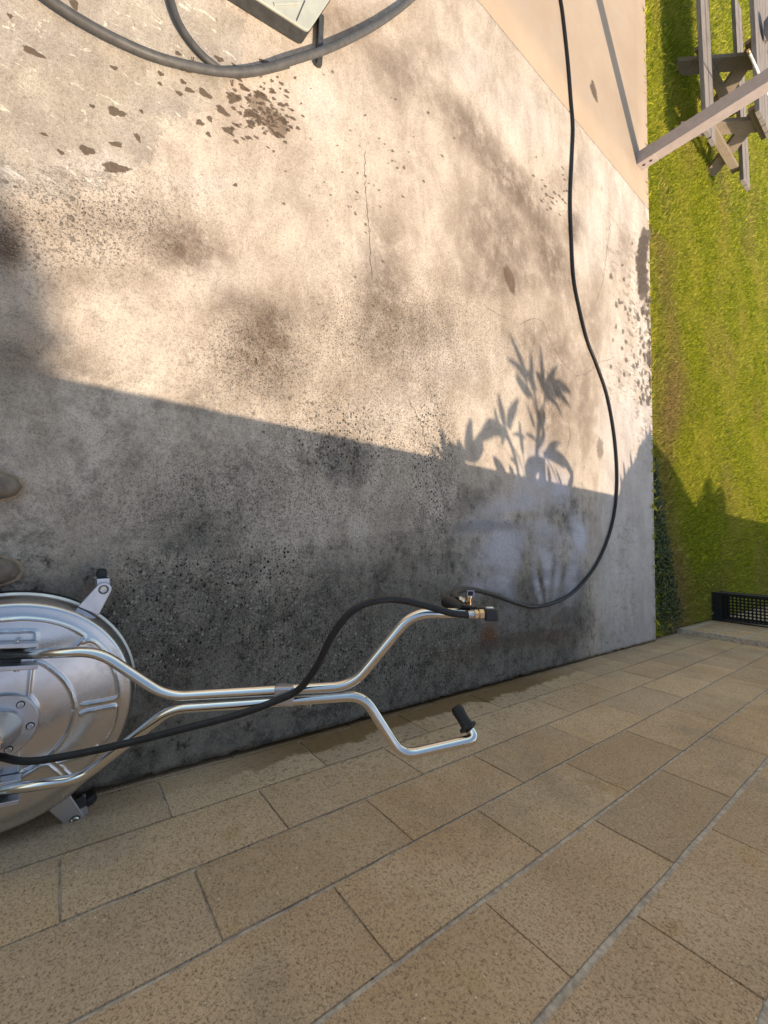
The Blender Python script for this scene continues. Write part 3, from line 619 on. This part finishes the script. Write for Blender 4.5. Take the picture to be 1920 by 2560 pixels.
def bush(name, label, poly, n, X, extra=(), seed=1, size=(.10, .2)):
    rnd = random.Random(seed)
    def inside(x, y):
        c = False
        for (x1, y1), (x2, y2) in zip(poly, poly[1:] + poly[:1]):
            if (y1 > y) != (y2 > y) and x < (x2 - x1) * (y - y1) / (y2 - y1) + x1: c = not c
        return c
    bx = [p[0] for p in poly]; by = [p[1] for p in poly]; pts = []
    while len(pts) < n:
        a, b = rnd.uniform(min(bx), max(bx)), rnd.uniform(min(by), max(by))
        if inside(a, b): pts.append(sunmap(a, b, X + rnd.uniform(-.12, .25)))
    cy = sum(p.y for p in pts) / n; base = Vector((X, cy, ZB)); o = empty(name, base); tag(o, label, 'shrub')
    V, Fc = [], []
    for p in pts:
        if p.z < ZB - .05: continue
        d = Vector((rnd.gauss(0, .35), rnd.gauss(-.0, .35), 1)).normalized(); s = d.cross(Vector((rnd.gauss(0, 1), rnd.gauss(0, 1), .3))).normalized()
        L_ = rnd.uniform(*size); w = rnd.uniform(.018, .036); k0 = len(V); q = p - d * L_ * .8 - base
        V += [q, q + d * L_ * .45 + s * w, q + d * L_, q + d * L_ * .45 - s * w]; Fc.append((k0, k0 + 1, k0 + 2, k0 + 3))
    for P, w in extra:
        v, f = leaf(P, w * 1.6, X, parent=o); k0 = len(V); V += v; Fc += [[i + k0 for i in q] for q in f]
    mk('foliage', V, Fc, M_leaf, o)
    tube('stem', [base + Vector((0, 0, -.05)), base + Vector((.02, .03, .4))], .018, M_bark, o, 8)
cv2 = lambda x, y: (1100 + x / 3.072, 1000 + y / 3.072)
ex = [([cv2(1425, 760), cv2(1420, 600), cv2(1408, 465)], .030), ([cv2(1490, 760), cv2(1478, 560), cv2(1460, 395)], .036), ([cv2(1530, 760), cv2(1515, 600), cv2(1495, 425)], .03), ([cv2(1560, 700), cv2(1550, 560), cv2(1540, 470)], .034), ([cv2(1600, 560), cv2(1590, 360), cv2(1578, 195)], .034), ([cv2(1640, 520), cv2(1622, 330), cv2(1608, 165)], .034),
      ([cv2(1400, 760), cv2(1395, 660), cv2(1384, 560)], .03), ([cv2(1600, 620), cv2(1575, 420), cv2(1548, 300)], .05), ([cv2(1455, 760), cv2(1450, 650), cv2(1440, 540)], .03), ([cv2(1640, 560), cv2(1600, 440), cv2(1570, 330)], .06)]
bush('spiky_shrub', 'spiky dense green shrub on the wall at the lawn end of the terrace', [(1545, 1250), (1556, 1200), (1572, 1172), (1588, 1150), (1600, 1112), (1622, 1085), (1645, 1110), (1690, 1170), (1715, 1215), (1738, 1258), (1740, 1300), (1600, 1285)], 5200, 1.22, ex, 3)
bush('small_shrub', 'small loose shrub on the wall farther along past the spiky one', [(1738, 1268), (1765, 1240), (1772, 1205), (1785, 1195), (1792, 1240), (1806, 1225), (1818, 1215), (1822, 1250), (1818, 1305), (1760, 1320)], 900, 1.25, (), 5, (.12, .22))
# added unseen tree, placed only to cast the soft shadow at the left border
tc = Vector((-.60, -1.13, 0)) + SUN * (9 / SUN.x * .791)
tree = empty('shadow_caster_tree', (tc.x, tc.y, ZB)); tag(tree, 'unseen round-crowned tree added behind the wall to shade the terrace corner', 'tree')
tube('trunk', [(tc.x + .1, tc.y, ZB - .1), (tc.x - .05, tc.y + .1, 4), (tc.x, tc.y, tc.z)], [.2, .14, .06], M_bark, tree, 10)
V, Fc = [], []
for k in range(9000):
    d = Vector((random.gauss(0, 1), random.gauss(0, 1), random.gauss(0, 1))).normalized(); p = tc + d * (1.0 * random.random() ** .3) - tree.location
    a = Vector((random.gauss(0, 1), random.gauss(0, 1), random.gauss(0, 1))).normalized() * .09; b = a.orthogonal().normalized() * .05; k0 = len(V)
    V += [p - a, p + b, p + a, p - b]; Fc.append((k0, k0 + 1, k0 + 2, k0 + 3))
mk('crown', V, Fc, M_leaf, tree)

# ------------------------------------------------------------------ surface cleaner
DC = Vector((.487, -.076, 0)); DR = .3046; DZ = .15
sc_ = empty('surface_cleaner', DC); tag(sc_, 'round stainless steel surface cleaner with bent tube handle beside the wall', 'cleaning machine')
cr2 = lambda x, y: (x / 4.1475, 1500 + y / 4.1475); cr3 = lambda x, y: (x / 4.1475, 1750 + y / 4.1475)
ribs = [
    [cr2(0, 205), cr2(250, 188), cr2(500, 212), cr2(700, 268), cr2(850, 345), cr2(868, 385), cr2(780, 465), cr2(690, 540)],
    [cr2(-60, 322), cr2(150, 315), cr2(340, 312), cr2(380, 345), cr2(368, 500)],
    [cr2(300, 975), cr2(318, 800), cr2(340, 660), cr2(390, 622), cr2(470, 650), cr2(600, 745), cr2(700, 860), cr2(755, 980), cr2(778, 1100), cr3(765, 100), cr3(735, 220), cr3(660, 370), cr3(560, 490), cr3(450, 590), cr3(330, 670), cr3(220, 715)],
    [cr2(1110, 585), cr2(1165, 690), cr2(1205, 820), cr2(1218, 960), cr2(1195, 1005), cr2(1100, 1028), cr2(860, 1062)],
    [cr3(835, 140), cr3(860, 105), cr3(1020, 75), cr3(1170, 50), cr3(1205, 75), cr3(1195, 170), cr3(1160, 290), cr3(1100, 400)],
    [cr2(860, 430), cr2(930, 410), cr2(1010, 450), cr2(1120, 560)],
    [cr3(555, 590), cr3(650, 680), cr3(740, 770)],
    [cr3(190, 800), cr3(330, 700), cr3(470, 640), cr3(560, 690), cr3(640, 760)],
    [cr3(610, 620), cr3(760, 580), cr3(890, 545), cr3(1000, 470)],
    [cr3(225, 340), cr3(218, 520), cr3(205, 720)],
    [cr2(320, 980), cr2(375, 1060), cr2(385, 1130), cr3(370, 150), cr3(330, 260), cr3(250, 350)],
]
RB = []
for rb in ribs:
    Q = spline([G(a, b, DZ) for a, b in rb], 8); RB.append(np.array([[q.x, q.y] for q in Q]))
def height(X, Y):
    r = np.hypot(X - DC.x, Y - DC.y) / DR
    z = DZ + .018 * (1 - np.clip(r, 0, 1) ** 2)                       # gentle dome
    z = z + .006 * (1 / (1 + np.exp((r - .855) * 90)))                 # raised inner plateau
    z = z - .03 * np.clip((r - .93) / .07, 0, 1) ** 2.2                # turned-down rim
    h = np.zeros_like(z)
    for Q in RB:
        a, b = Q[:-1], Q[1:]; d = b - a; L2 = (d ** 2).sum(1) + 1e-12; best = np.full(X.shape, 9.)
        for k in range(len(a)):
            t = np.clip(((X - a[k, 0]) * d[k, 0] + (Y - a[k, 1]) * d[k, 1]) / L2[k], 0, 1)
            best = np.minimum(best, np.hypot(X - a[k, 0] - t * d[k, 0], Y - a[k, 1] - t * d[k, 1]))
        h = np.maximum(h, np.exp(-(best / .0034) ** 2))
    return z + .0036 * h
nr, na = 130, 420
rr = np.concatenate([np.linspace(.0, .9, 112), np.linspace(.91, 1, nr - 112)]) * DR; aa = np.linspace(0, 2 * math.pi, na, endpoint=False)
RR, AA = np.meshgrid(rr, aa, indexing='ij'); X_, Y_ = DC.x + RR * np.cos(AA), DC.y + RR * np.sin(AA)
Z_ = height(X_, Y_)
V = np.stack([X_ - DC.x, Y_ - DC.y, Z_], 2).reshape(-1, 3)
low = V[-na:].copy(); low[:, 2] = .075; low[:, :2] *= 1.012; V = np.vstack([V, low]); nrr = nr + 1
i, j = np.meshgrid(np.arange(nrr - 1), np.arange(na), indexing='ij'); a = i * na + j; b = i * na + (j + 1) % na
Q = np.stack([a, b, b + na, a + na], 2).reshape(-1, 4)[:, ::-1]
o = quads('housing', V, Q, M_disc, sc_); o.data.polygons.foreach_set('use_smooth', [True] * len(o.data.polygons))
md = o.modifiers.new('edges', 'EDGE_SPLIT'); md.split_angle = math.radians(50)
turned('skirt', [(DR * 1.012, .06), (DR * 1.03, .062), (DR * 1.032, .072), (DR * 1.012, .078)], M_alu, sc_, (DC.x, DC.y, 0), seg=96)
turned('brush_ring', [(DR * .97, .012), (DR * 1.03, .012), (DR * 1.02, .062), (DR * .97, .062)], M_rubber, sc_, (DC.x, DC.y, 0), seg=96)
HB = Vector((.432, -.066, 0)); HB = Vector((DC.x + .010, DC.y - .002, 0))
turned('hub_flange', [(.080, .165), (.080, .186), (.077, .190), (.0, .190)], M_alu, sc_, HB, seg=48)
turned('hub', [(.047, .190), (.047, .214), (.045, .217), (.043, .220), (.028, .262), (.020, .276), (.016, .282), (0, .282)], M_alu, sc_, HB, seg=48)
for k in range(6):
    a = math.radians(22 + 60 * k); p = HB + Vector((math.cos(a), math.sin(a), 0)) * .063
    turned('recess_ring', [(.0095, .190), (.0095, .1908), (0, .1908)], M_darkgrey, sc_, p, seg=20)  # dark disc under each bolt paints the shade of its recess
    b = turned('bolt', [(.0070, .190), (.0070, .196), (.0060, .197), (.0035, .197), (.0035, .193), (0, .193)], M_alu, sc_, p, seg=16)
turned('brass_fitting', [(.014, .28), (.014, .298), (.011, .30), (.011, .315), (.015, .317), (.015, .335), (.009, .337), (.009, .35)], M_brass, sc_, HB, seg=6)
# handle: two tubes that run together and fork into two grips, in one tilted plane
D = 1.10; E1, E2, E3 = Vector(R @ [0, 1, 0]), Vector(R @ [1, 0, 0]), Vector(R @ [0, 0, 1])
tr = .0132
tl = bends([G(8, 1637, .185), at(245, 1628, 1.105), at(415, 1741, D), at(600, 1731, D), at(880, 1715, D), at(1030, 1533, D), at(1175, 1532, D)], .05)
t1 = tube('handle_tube', tl, tr, M_tube, sc_, 24)
tl2 = bends([G(-60, 1985, .185), at(205, 1946, 1.105), at(428, 1771, D), at(600, 1760, D), at(908, 1738, D), at(1004, 1890, D), at(1188, 1848, D), at(1168, 1812, D + .03)], .042)
t2 = tube('handle_tube', tl2, tr, M_tube, sc_, 24)
for p, q in ((at(801, 1720, D), at(804, 1720, D)), (at(801, 1748, D), at(804, 1748, D))): tube('tube_joint', [p, q], tr + .0009, M_bolt, t1, 24)
# lower grip
g = at(1172, 1822, D + .015); e = at(1143, 1773, D + .05); dr = (e - g).normalized(); gl = (e - g).length
turned('grip', [(.020, 0), (.024, .002), (.024, .007), (.0165, .010), (.0150, gl * .5), (.0165, gl * .8), (.0175, gl * .93), (.014, gl + .006), (0, gl + .008)], M_rubber, sc_, g, dr, 24)
# upper grip sticks out behind the valve
g = at(1158, 1522, D + .01); e = at(1113, 1503, D + .05); dr = (e - g).normalized(); gl = (e - g).length
turned('grip', [(.012, 0), (.0125, gl * .25), (.0165, gl * .5), (.0170, gl * .9), (.013, gl + .004), (0, gl + .005)], M_rubber, sc_, g, dr, 24)
# clamp that carries the hose on the neck
box('hose_clamp', at(712, 1737, D - .004), (.050, .050, .030), M_alu, sc_, (E1, E2, E3), .006)
box('clip_plate', at(768, 1757, D), (.018, .014, .004), M_bolt, sc_, (E1, E2, E3), .001)
tube('clip_wire', [at(766, 1760, D), at(768, 1768, D), at(776, 1769, D), at(778, 1757, D)], .0012, M_bolt, sc_, 8)
# brackets that hold the tube feet
dark_ring = lambda p, rad, h=.0007: turned('recess_ring', [(rad, 0), (rad, h), (0, h)], M_darkgrey, sc_, p, seg=20)  # flat dark ring, recess shade put into its colour
for k, (ps, sz) in enumerate(((((30, 1612),), 0), (((30, 1667),), 0), (((-15, 1958),), 0), (((-20, 2010),), 0))):
    c = G(*ps[0], .192); br = box('bracket', c, (.012, .105, .036), M_alu, sc_, (Vector((.995, -.07, 0)), Vector((.07, .995, 0)), Vector((0, 0, 1))), .002)
    turned('bolt', [(.006, 0), (.006, .004), (.003, .005), (0, .005)], M_bolt, sc_, c + Vector((-.0075 if k in (0, 2) else .0075, .01, .006)), (-1 if k in (0, 2) else 1, 0, 0), 12)
box('bracket_gap', G(-8, 1640, .166), (.060, .10, .008), M_darkgrey, sc_, None, .002)  # dark sheet between the brackets stands in for the shaded gap
box('bracket_gap', G(-40, 1985, .166), (.060, .10, .008), M_darkgrey, sc_, None, .002)
# casters: arm bolted to the rim, swivel fork and small rubber wheel
def caster(p_rim, p_bolt, wheel_dir, zt=.112):
    a, b = Vector(p_rim), Vector(p_bolt); a.z = b.z = zt; d = (b - a).normalized(); s = Vector((-d.y, d.x, 0)); L_ = (b - a).length; w0, w1 = .030, .021
    out = [a - d * .02 - s * w0, b - s * w1] + [b + (d * math.cos(t) + s * math.sin(t)) * w1 for t in np.linspace(-math.pi / 2 + .3, math.pi / 2 - .3, 9)] + [b + s * w1, a - d * .02 + s * w0]
    n = len(out); V = [p - sc_.location for p in out] + [p - sc_.location - Vector((0, 0, .012)) for p in out]
    Fc = [list(range(n)), list(range(2 * n - 1, n - 1, -1))] + [(i, i + n, (i + 1) % n + n, (i + 1) % n) for i in range(n)]
    arm = mk('caster_arm', V, Fc, M_alu, sc_); mdb = arm.modifiers.new('bevel', 'BEVEL'); mdb.width = .002; mdb.segments = 2; mdb.limit_method = 'ANGLE'
    dark_ring(b, .0135)
    tn = turned('bolt', [(.0105, 0), (.0105, .003), (.008, .006), (.0055, .006), (.0055, .002), (0, .002)], M_bolt, sc_, b + Vector((0, 0, .0)), seg=18)
    f = Vector(wheel_dir).normalized(); ax = Vector((-f.y, f.x, 0)); wc = b + f * .028; wc.z = .030
    for q in (-1, 1):
        box('fork', Vector((b.x, b.y, .066)) + f * .014 + ax * q * .0165, (.036, .003, .066), M_alu, sc_, (f, ax, Vector((0, 0, 1))), .001)
    box('fork_yoke', Vector((b.x, b.y, .097)) + f * .010, (.044, .036, .004), M_alu, sc_, (f, ax, Vector((0, 0, 1))), .001)
    turned('wheel', [(.008, -.0125), (.026, -.0125), (.030, -.008), (.030, .008), (.026, .0125), (.008, .0125)], M_rubber, sc_, wc, ax, 28)
    turned('axle', [(.004, -.0195), (.006, -.0195), (.006, .0195), (.004, .0195)], M_bolt, sc_, wc, ax, 12)
caster(G(232, 1512, .11), G(259, 1474, .112), (-.9, -.05, 0))
caster(G(140, 1996, .11), G(187, 2051, .112), (-.25, 1.0, 0))
# hose of the cleaner: hub to clamp to valve
hp = [HB + Vector((0, 0, .345)), HB + Vector((.006, .004, .37)), at(2, 1893, 1.02), at(60, 1903, 1.03), at(150, 1893, 1.04), at(300, 1862, 1.05), at(480, 1817, 1.06), at(600, 1785, 1.07), at(690, 1752, 1.075), at(745, 1725, 1.075), at(790, 1670, 1.05), at(830, 1590, 1.03), at(880, 1528, 1.02), at(940, 1502, 1.03), at(1000, 1500, 1.05), at(1070, 1516, 1.06), at(1130, 1533, 1.065), at(1172, 1537, 1.07)]
hp = [hp[0], HB + Vector((.0, .0, .40)), at(-14, 1890, 1.03)] + hp[3:]
tube('hose', spline(hp, 10), .0088, M_rubber, sc_, 16)
# valve block and couplings at the upper handle
cu = lambda x, y: (1060 + x / 5.027, 1440 + y / 5.027)
a, b = at(*cu(555, 485), 1.07), at(*cu(775, 478), 1.07); dr = (b - a).normalized(); L_ = (b - a).length
turned('coupling', [(.0085, 0), (.0100, .002), (.0100, L_ * .30), (.0085, L_ * .31), (.0085, L_ * .34)], M_alu, sc_, a, dr, 16)
turned('coupling', [(.0085, L_ * .34), (.0118, L_ * .36), (.0118, L_ * .56), (.0085, L_ * .58), (.0085, L_ * .62), (.0125, L_ * .64), (.0125, L_ * .88), (.009, L_ * .92), (.009, L_)], M_brass, sc_, a, dr, 6)
gun = box('trigger_valve', at(*cu(838, 478), 1.075), (.034, .030, .036), M_plastic, sc_, (E1, E2, E3), .005)
box('trigger_valve_neck', at(*cu(775, 440), 1.09), (.05, .024, .024), M_plastic, sc_, (E1, (E2 + E1 * .2).normalized(), E3), .005)
box('trigger_lever', at(*cu(600, 395), 1.10), (.055, .006, .012), M_plastic, sc_, ((E1 + E2 * .22).normalized(), (E2 - E1 * .22).normalized(), E3), .002)
box('trigger_guard', at(*cu(560, 385), 1.115), (.038, .004, .010), M_red, sc_, ((E1 + E2 * .25).normalized(), (E2 - E1 * .25).normalized(), E3), .001)
box('rating_plate', at(*cu(825, 398), 1.070), (.018, .0025, .010), M_white, sc_, (E1, E2, E3), .0005)
a, b = at(*cu(550, 360), 1.14), at(*cu(565, 240), 1.14); dr = (b - a).normalized()
turned('coupling', [(.0075, 0), (.0105, .002), (.0105, .009), (.008, .010), (.008, .018), (.0095, .019), (.0095, .027)], M_brass, sc_, a, dr, 16)
fr = box('valve_cap', at(*cu(572, 215), 1.125), (.016, .013, .012), M_plastic, sc_, (E1, E2, E3), .002)
for q in ((-1, 0), (1, 0), (0, -1), (0, 1)):
    box('cap_frame', at(*cu(585, 218), 1.117) + E1 * .0085 * q[0] + E2 * .0068 * q[1], (.0018 if q[0] else .0185, .0018 if q[1] else .0152, .003), M_bolt, sc_, (E1, E2, E3))
a, b = at(*cu(500, 325), 1.145), at(*cu(445, 290), 1.16); dr = (b - a).normalized()
turned('coupling', [(.0068, -.008), (.0095, -.004), (.0095, .004), (.007, .006), (.009, .010), (.009, .016)], M_bolt, sc_, a, dr, 16)

# ------------------------------------------------------------------ the long supply hose across the terrace
def ground_depth(ix, iy): return float(-((R.T @ (np.array(G(ix, iy, .012)) - CAM))[2]))
path = []
for (ix, iy, dd) in [(1142, 1503, 1.15), (1133, 1491, 1.22), (1143, 1478, 1.45), (1180, 1474, 1.8), (1232, 1487, 2.2), (1290, 1508, 2.6)]: path.append(at(ix, iy, dd))
for p in [(1335, 1517), (1390, 1505), (1440, 1475), (1490, 1413), (1522, 1340), (1538, 1270), (1543, 1190), (1536, 1090), (1518, 990), (1492, 912), (1468, 850), (1446, 760), (1434, 690), (1429, 600), (1426, 500), (1430, 400), (1433, 320), (1428, 250), (1420, 150), (1408, 40), (1402, 0), (1394, -60), (1380, -200), (1340, -500)]: path.append(G(*p, .012))
hose = tube('garden_hose', spline(path, 8), .0115, M_rubber, None, 14)
tag(hose, 'long thin dark hose curving over the slab towards the trigger handle', 'hose')

# ------------------------------------------------------------------ shoes
def shoe(toe, length=.29, width=.104, yaw=0):
    o = empty('shoe', (toe[0], toe[1] - length, 0)); secs = []; n = 26; m = 22
    V, Fc = [], []
    for i in range(n):
        t = i / (n - 1); y = length * t
        w = width / 2 * (.70 + .30 * math.sin(math.pi * min(1, t * .9 + .18))) * (math.sqrt(max(0, 1 - max(0, (t - .80) / .20) ** 2.3))) * (math.sqrt(max(0, 1 - max(0, (.12 - t) / .12) ** 2)))
        hgt = .085 - .045 * min(1, max(0, (t - .35) / .5)) ; hgt *= math.sqrt(max(0, 1 - max(0, (t - .78) / .22) ** 2.4)) * .9 + .1
        w = max(w, .002)
        for k in range(m):
            a = math.pi * k / (m - 1); V.append((w * math.cos(a), y, .018 + hgt * max(0, math.sin(a)) ** .72))
    for i in range(n - 1):
        for k in range(m - 1): q = i * m + k; Fc.append((q, q + 1, q + m + 1, q + m))
    mk('upper', V, Fc, M_leather, o, True)
    def outl(ex):
        P = []
        for i in range(40):
            t = i / 39; w = width / 2 * (.70 + .30 * math.sin(math.pi * min(1, t * .9 + .18))) * (math.sqrt(max(0, 1 - max(0, (t - .80) / .20) ** 2.3))) * (math.sqrt(max(0, 1 - max(0, (.12 - t) / .12) ** 2)))
            P.append((w + ex, length * t + (ex if t > .97 else 0)))
        return P + [(-x, y) for x, y in reversed(P)]
    for nm, ex, z0, z1, mt in (('welt', .006, .014, .021, M_welt), ('sole', .004, 0, .014, M_sole)):
        P = outl(ex); k = len(P); V = [(x, y, z1) for x, y in P] + [(x, y, z0) for x, y in P]
        Fc = [list(range(k)), list(range(2 * k - 1, k - 1, -1))] + [(i, i + k, (i + 1) % k + k, (i + 1) % k) for i in range(k)]
        mk(nm, V, Fc, mt, o)
    V, Fc = lathe([(.030, .0), (.041, .0), (.043, .012), (.034, .014), (.030, -.02)], 24, (0, length * .30, .078)); mk('ankle_opening', V, Fc, M_sole, o, True)
    o.rotation_euler.z = yaw; return o
tL = G(55, 1219, .02); tR = G(52, 1427, .02)
tag(shoe((tL.x, tL.y)), 'brown leather shoe tip farther from the steel disc', 'shoe', 'shoes of the person taking the picture')
tag(shoe((tR.x, tR.y)), 'brown leather shoe tip right beside the steel disc', 'shoe', 'shoes of the person taking the picture')

# ------------------------------------------------------------------ beige plastic housing and thick hoses at the top of the picture
hz = .075; cb = G(758, 112)
P0, P1, P2 = G(771, 79, hz), G(640, -6, hz), G(833, -14, hz)
e1 = (P1 - P0).normalized(); e2 = (P2 - P0).normalized(); e1.z = e2.z = 0
bxo = empty('plastic_case', (cb.x, cb.y, 0)); tag(bxo, 'pale green-beige plastic appliance with moulded slots at the top border', 'appliance')
def prism(name, poly, z0, z1, mat, par, bev=.004):
    n = len(poly); V = [Vector((p.x, p.y, z1)) - par.location for p in poly] + [Vector((p.x, p.y, z0)) - par.location for p in poly]
    Fc = [list(range(n)), list(range(2 * n - 1, n - 1, -1))] + [(i, i + n, (i + 1) % n + n, (i + 1) % n) for i in range(n)]
    o = mk(name, V, Fc, mat, par); m_ = o.modifiers.new('bevel', 'BEVEL'); m_.width = bev; m_.segments = 3; m_.limit_method = 'ANGLE'; m_.angle_limit = .6; return o
def rc(c, a, b, r=.03):
    return [c + a * r, c + a * r * .35 + b * r * .05, c + a * r * .05 + b * r * .35, c + b * r]
poly = rc(P0, e1, e2) + [P0 + e2 * .62, P0 + e2 * .62 + e1 * .5, P0 + e1 * .5]
prism('case_body', poly, .064, hz, M_beige, bxo)
polyb = [p + (e1 + e2) * .003 for p in poly]
prism('case_base', polyb, .004, .0635, M_darkgrey, bxo)
c = G(776, 0, hz + .001)
for k in range(3):
    a_ = G(684 - k * 4, 12 - k * 26, hz); b_2 = G(748 - k * 4, 9 - k * 26, hz); d = (b_2 - a_).normalized()
    box('slot_rib', (a_ + b_2) / 2 + Vector((0, 0, .003)), ((b_2 - a_).length, .010, .006), M_beige, bxo, (d, Vector((-d.y, d.x, 0)), Vector((0, 0, 1))), .002)
a_, b_2 = G(741, 52, hz), G(762, 2, hz); d = (b_2 - a_).normalized()
box('panel_seam', (a_ + b_2) / 2 + Vector((0, 0, .0005)), ((b_2 - a_).length, .004, .003), M_darkgrey, bxo, (d, Vector((-d.y, d.x, 0)), Vector((0, 0, 1))))
# dark foot bar
a_, b_2 = G(802, 40, .02), G(797, 163, .02); d = (b_2 - a_).normalized()
box('foot_bar', (a_ + b_2) / 2, ((b_2 - a_).length, .026, .022), M_darkgrey, bxo, (d, Vector((-d.y, d.x, 0)), Vector((0, 0, 1))), .003)
h1 = [G(x, y, z) for x, y, z in [(60, -60, .03), (125, 0, .03), (250, 78, .03), (380, 138, .03), (480, 166, .03), (570, 180, .03), (660, 172, .04), (740, 148, .055), (820, 122, .06), (900, 85, .05), (960, 50, .04), (1020, 5, .03), (1080, -50, .02)]]
tag(tube('thick_hose', spline(h1, 8), .0155, M_hose2, None, 14), 'thick grey hose sweeping in a wide arc past the appliance', 'hose')
h2 = [G(x, y, z) for x, y, z in [(418, -40, .02), (428, 0, .02), (450, 62, .02), (490, 120, .02), (530, 158, .018), (575, 184, .018), (640, 181, .02), (720, 162, .02)]]
tag(tube('thick_hose', spline(h2, 8), .0125, M_hose2, None, 14), 'shorter grey hose joining the wide arc from the top border', 'hose')
# rusty clips near the hoses
for (x, y) in ((484, 150), (582, 207)):
    p, q = G(x, y - 7, .01), G(x, y + 8, .006)
    tag(tube('rusty_nail', [p, q], .0022, plain('rust', (.16, .05, .02), .8), None, 8), 'thin rusty nail ' + ('under the meeting point of the thick hoses' if x > 500 else 'beside the wide arc of thick hose, upper one'), 'nail')

# ------------------------------------------------------------------ metal post
pb = G(1592, 411); pw = (G(1592, 411) - G(1597, 382)).length; pdp = (G(1603, 423) - G(1592, 411)).length
pw, pdp = .118, .108
post = empty('metal_post', (pb.x - pw / 2, pb.y + pdp / 2, 0)); tag(post, 'slim rectangular pinkish-grey post rising from the terrace edge', 'post')
box('post_shaft', (pb.x - pw / 2, pb.y + pdp / 2, 1.30), (pw, pdp, 2.6), M_post, post, None, .003)
box('base_sleeve', (pb.x - pw / 2, pb.y + pdp / 2, .075), (pw + .006, pdp + .006, .15), M_post, post, None, .002)
for z in (.045, .105): turned('bolt', [(.012, 0), (.012, .004), (.007, .007), (0, .007)], M_darkgrey, post, (pb.x + .003, pb.y + pdp / 2, z), (1, 0, 0), 12)

# ------------------------------------------------------------------ picnic table on the lawn
gz0 = -.06
TX, TY = -5.60, 6.05; tb = empty('picnic_table', (TX, TY, gz0)); tag(tb, 'weathered grey wooden picnic table with crossed legs on the lawn', 'picnic table')
def lbox(nm, c, sz, mat, ax=None, bev=.004):
    V, Fc = boxgeo(c, sz, ax, bev); mk(nm, V, Fc, mat, tb)
zs, ztop = .36, .715
for yo, w in ((-.825, .15), (-.66, .15), (.66, .15), (.825, .15)): lbox('seat_plank', (-.35 + random.uniform(-.004, .004) + (-.12 if yo > 0 else .05), yo, zs - .02), (2.5, w, .042), M_wood)
for k in range(6): lbox('tabletop_plank', (-.35 + random.uniform(-.004, .004), -.375 + k * .144, ztop - .02), (2.2, .136, .042), M_wood)
for tx in (.50, -.27):
    for (ya, yb, xo) in ((.60, -.06, -.03), (-.62, .16, .03)):
        a_ = Vector((tx + xo, ya, .0)); b_2 = Vector((tx + xo, yb, ztop - .045)); d = (b_2 - a_).normalized()
        lbox('leg', (a_ + b_2) / 2, ((b_2 - a_).length, .045, .175), M_woodleg, (d, Vector((1, 0, 0)), d.cross(Vector((1, 0, 0)))))
    lbox('seat_bearer', (tx + .08, -.02, zs - .085), (.042, 1.34, .085), M_woodleg)
    lbox('top_bearer', (tx + .08, .0, ztop - .082), (.042, .60, .08), M_woodleg)
tb.rotation_euler.z = math.radians(4.5); ztop = ztop + gz0
# things on the table
cp = G(1916, 42, ztop + .06)
pot = turned('round_pot', [(.05, 0), (.10, .01), (.125, .05), (.115, .10), (.06, .135), (0, .14)], M_cushion, None, (cp.x + .05, cp.y + .12, ztop + .022), seg=32)
tag(pot, 'round shiny grey pot on the picnic table at the right border', 'pot')
a_ = G(1873, 131, ztop + .03); b_2 = G(1902, 195, ztop + .03); b_2 = a_ + (b_2 - a_) * 1.7
pole = tube('broom_pole', [a_, b_2], .012, M_white, None, 12); tag(pole, 'thin white pole with a copper tip poking over the picnic table edge', 'pole')
tube('pole_tip', [a_ - (b_2 - a_).normalized() * .035, a_ + (b_2 - a_).normalized() * .01], .014, M_brass, pole, 12)

# ------------------------------------------------------------------ black perforated metal box by the wall
pbx = empty('perforated_box', (.59, 6.45, gz0)); tag(pbx, 'black perforated metal box standing on the lawn against the wall', 'box')
def perfo(name, x0, x1, z0, z1, y, pitch=.026, hole=.0075):
    V, Fc = [], []; nx = int((x1 - x0) / pitch); nz = int((z1 - z0) / pitch); px_, pz_ = (x1 - x0) / nx, (z1 - z0) / nz
    for i in range(nx):
        for j in range(nz):
            cx, cz = x0 + (i + .5) * px_, z0 + (j + .5) * pz_; k0 = len(V)
            for t in range(8):
                a = math.pi / 4 * t; c, s = math.cos(a), math.sin(a); m_ = max(abs(c), abs(s)); V.append((cx + c / m_ * px_ / 2, y, cz + s / m_ * pz_ / 2))
            for t in range(8):
                a = math.pi / 4 * t; hz_ = hole if (i + j) % 1 == 0 else 0; V.append((cx + math.cos(a) * hz_, y, cz + math.sin(a) * hz_))
            for t in range(8): Fc.append((k0 + t, k0 + (t + 1) % 8, k0 + 8 + (t + 1) % 8, k0 + 8 + t))
    V = [Vector(v) - pbx.location for v in V]; return mk(name, V, Fc, M_black, pbx)
bx0, bx1, by0, by1, bz0, bz1 = .435, .765, 6.32, 6.62, gz0 + .02, gz0 + 1.0
perfo('perforated_panel', bx0 + .03, bx1 - .02, bz0 + .10, bz1, by0 + .004, .034, .0115)
for x in (bx0 + .015, bx1 - .010):
    for y in (by0, by1): box('corner_post', (x, y, (bz0 + bz1) / 2), (.03, .02, bz1 - bz0), M_black, pbx, None, .005)
for z in (bz0 + .05, bz1): 
    for y in (by0, by1): box('rail', ((bx0 + bx1) / 2, y, z), (bx1 - bx0 - .02, .018, .10 if z < .3 else .04), M_black, pbx, None, .004)
box('side_panel', (bx0 + .006, (by0 + by1) / 2, (bz0 + bz1) / 2), (.006, by1 - by0 - .03, bz1 - bz0 - .02), M_black, pbx)
box('side_panel', (bx1 - .004, (by0 + by1) / 2, (bz0 + bz1) / 2), (.006, by1 - by0 - .03, bz1 - bz0 - .02), M_black, pbx)
tube('edge_trim', [(bx1 - .012, by0 - .013, bz0 + .12), (bx1 - .012, by0 - .013, bz1 - .05)], .006, M_alu, pbx, 8)
